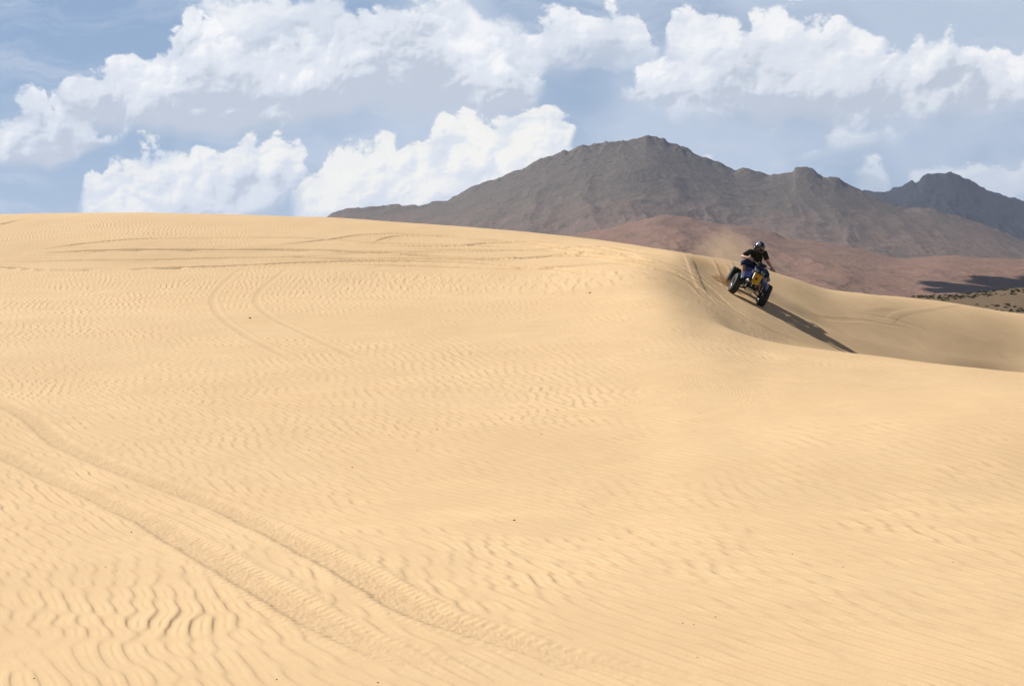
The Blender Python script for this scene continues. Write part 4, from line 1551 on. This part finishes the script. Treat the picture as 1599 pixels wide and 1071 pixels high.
def pebble_mesh(seed):
    rnd = random.Random(seed)
    bm = bmesh.new()
    bmesh.ops.create_icosphere(bm, subdivisions=2, radius=1.0)
    for v in bm.verts:
        v.co *= 1 + 0.22 * math.sin(v.co.x * 3 + seed) * math.cos(v.co.y * 2.5 + seed * 2) + rnd.uniform(-0.06, 0.06)
        v.co.z *= 0.6
    me = bpy.data.meshes.new('pebble')
    bm.to_mesh(me)
    bm.free()
    me.materials.append(M_PEB)
    return me


pebs = [pebble_mesh(k) for k in range(3)]
for i, (px_, py_, w_, lab) in enumerate([
        (390, 497, 5.5, 'dark pebble lying between the two curved wheel tracks, largest of all'),
        (921, 458, 5.0, 'small dark pebble alone on smooth sand left of the shaded dune face'),
        (108, 523, 2.6, 'tiny dark pebble on rippled sand in the upper left of the slope'),
        (483, 702, 3.0, 'dark pebble on open sand, leftmost of the loose scatter right of the tracks'),
        (501, 706, 2.0, 'tiny pebble beside the leftmost pebble of the open sand scatter'),
        (550, 730, 3.2, 'dark pebble on open sand, lowest of the loose scatter in mid slope'),
        (608, 678, 3.0, 'tiny dark pebble in mid slope, left of the pair of pebbles'),
        (651, 703, 2.6, 'tiny dark pebble in mid slope below the pair of pebbles'),
        (683, 669, 3.4, 'dark pebble on mid slope sand, highest and rightmost of the loose scatter'),
        (845, 677, 2.6, 'tiny dark pebble on open sand right of the mid slope scatter'),
        (803, 815, 5.0, 'flat dark pebble with a thin shadow below the middle of the slope'),
        (1237, 868, 3.6, 'dark pebble on the ripples at lower right, upper of two'),
        (1317, 888, 3.0, 'dark pebble on the ripples at lower right, lower of two'),
        (1488, 881, 2.6, 'tiny dark pebble on rippled sand near the right edge'),
        (1117, 966, 3.4, 'dark pebble near the bottom of the slope, topmost of three close together'),
        (1066, 976, 3.2, 'dark pebble near the bottom of the slope, leftmost of three close together'),
        (1083, 979, 2.6, 'tiny pebble near the bottom of the slope, middle of three close together'),
        (1089, 1027, 3.0, 'tiny pebble under the group of three near the bottom edge'),
        (845, 1053, 3.0, 'tiny pebble beside the end of the wheel tracks at the bottom edge'),
        (53, 1061, 4.0, 'dark pebble in the deep ripples at the bottom left corner'),
        (432, 1061, 3.6, 'dark pebble on ripples at the bottom edge left of the wheel tracks'),
        (165, 884, 2.6, 'tiny pebble on ripples under the lower wheel track, left of two'),
        (182, 889, 2.6, 'tiny pebble on ripples under the lower wheel track, right of two'),
        (205, 831, 3.6, 'small dark fleck of stone just below the lower wheel track'),
        (590, 1067, 3.6, 'dark crumb at the bottom edge where the wheel tracks end')]):
    g = ground_at(px_, py_)
    o = bpy.data.objects.new('pebble', pebs[i % 3])
    COL.objects.link(o)
    r = w_ / F * g.y * 0.35
    # rest on the real, rippled surface
    ci = int(np.argmin(np.abs(pxc - (g.x / g.y * F + 799.5))))
    ri = int(np.argmin(np.abs(YR[:, ci] - g.y)))
    o.location = (g.x, g.y, Zg[ri, ci] + r * 0.25)
    o.scale = (r * 1.15, r, r)
    o.rotation_euler = (0, 0, i * 1.3)
    o['label'] = lab
    o['category'] = 'pebble'
    o['group'] = 'pebbles lying on the sand'

# ------------------------------------------------------------------ dust and thrown sand behind the quad bike
def puff_volume(name, c0, size, dens, label):
    bm = bmesh.new()
    bmesh.ops.create_icosphere(bm, subdivisions=3, radius=1.0)
    me = bpy.data.meshes.new(name)
    bm.to_mesh(me)
    bm.free()
    m = bpy.data.materials.new(name)
    m.use_nodes = True
    t = NT(m.node_tree)
    t.N.clear()
    co = t.node('ShaderNodeTexCoord').outputs['Object']
    ln = t.node('ShaderNodeVectorMath', operation='LENGTH')
    t.L.new(co, ln.inputs[0])
    n = t.noise(co, 1.6, 4.0, 0.6)
    rad = t.add(ln.outputs['Value'], t.mul(t.sub(n, 0.5), 0.9))
    d = t.mul(t.smooth(rad, 0.15, 0.95, 1.0, 0.0), dens)
    v = t.node('ShaderNodeVolumePrincipled')
    v.inputs['Color'].default_value = (0.86, 0.70, 0.50, 1)
    t.L.new(d, v.inputs['Density'])
    oo = t.node('ShaderNodeOutputMaterial')
    t.L.new(v.outputs[0], oo.inputs['Volume'])
    me.materials.append(m)
    o = bpy.data.objects.new(name, me)
    COL.objects.link(o)
    o.location = c0
    o.scale = size
    o['kind'] = 'stuff'
    o['label'] = label
    return o


R_W = MV @ Vector((0.47, -0.75, 0.15))
L_W = MV @ Vector((-0.47, -0.75, 0.15))
puff_volume('dust_cloud', R_W + Vector((0.15, 2.0, 0.75)), (1.15, 1.5, 0.85), 0.55, 'pale dust hanging behind the quad bike')
puff_volume('dust_trail', L_W + Vector((0.55, 0.5, -0.10)), (0.75, 0.9, 0.30), 0.35, 'thin dust kicked up beside the downhill wheels')
puff_volume('dust_roost', R_W + Vector((-0.35, 0.3, 0.05)), (0.60, 0.6, 0.36), 0.6, 'dust thrown out beside the uphill rear wheel')

bm = bmesh.new()
rg_ = random.Random(9)
for k in range(1600):
    t = rg_.random() ** 1.3
    ang = rg_.gauss(0.0, 0.32)
    d = Vector((-0.50 - 0.35 * ang, 0.95 + ang * 0.6, 0.22))
    p = R_W + Vector((-0.12, -0.65, -0.17)) + d * (0.85 * t) + Vector((rg_.gauss(0, 0.03), rg_.gauss(0, 0.05), abs(rg_.gauss(0, 0.05)) + 0.42 * t * (1 - t) * rg_.random() * 1.5))
    zz = float(base_z(p.x, p.y)[0]) if k % 3 == 0 else None
    if zz is not None and p.z < zz:
        p.z = zz + 0.004
    s_ = rg_.uniform(0.0018, 0.0055)
    vs = [bm.verts.new(p + Vector(q) * s_) for q in ((1, 1, 1), (-1, -1, 1), (-1, 1, -1), (1, -1, -1))]
    for f in ((0, 1, 2), (0, 3, 1), (0, 2, 3), (1, 3, 2)):
        bm.faces.new([vs[q] for q in f])
o = finish(bm, 'sand_spray', M_SAND, None, False)
o['kind'] = 'stuff'
o['label'] = 'grains of sand thrown up by the rear wheel'

# ------------------------------------------------------------------ unseen low cloud, added above the view to shade the foothills
M_SHADE_CLOUD = simple('shade_cloud_white', (0.85, 0.86, 0.88), 1.0, 0, 0.05, 0.01, 0, 0.0)
bm = bmesh.new()
rc = random.Random(3)
for k in range(64):
    a = rc.random() * 2 * PI
    q = rc.random() ** 0.5
    r = rc.uniform(45, 95) * (1.15 - 0.5 * q)
    ball(bm, (math.cos(a) * q * 400, math.sin(a) * q * 330, r * 0.25 + (1 - q) * 40), r, (1.2, 1, 0.75), 14, 10)
o = finish(bm, 'cloud', M_SHADE_CLOUD)
o.location = (342, 2783, 770)
o['kind'] = 'structure'
tx = bpy.data.textures.new('cloud_lumps', 'CLOUDS')
tx.noise_scale = 60
rm = o.modifiers.new('merge', 'REMESH')
rm.mode = 'VOXEL'
rm.voxel_size = 11
dm = o.modifiers.new('lumps', 'DISPLACE')
dm.texture = tx
dm.strength = 45
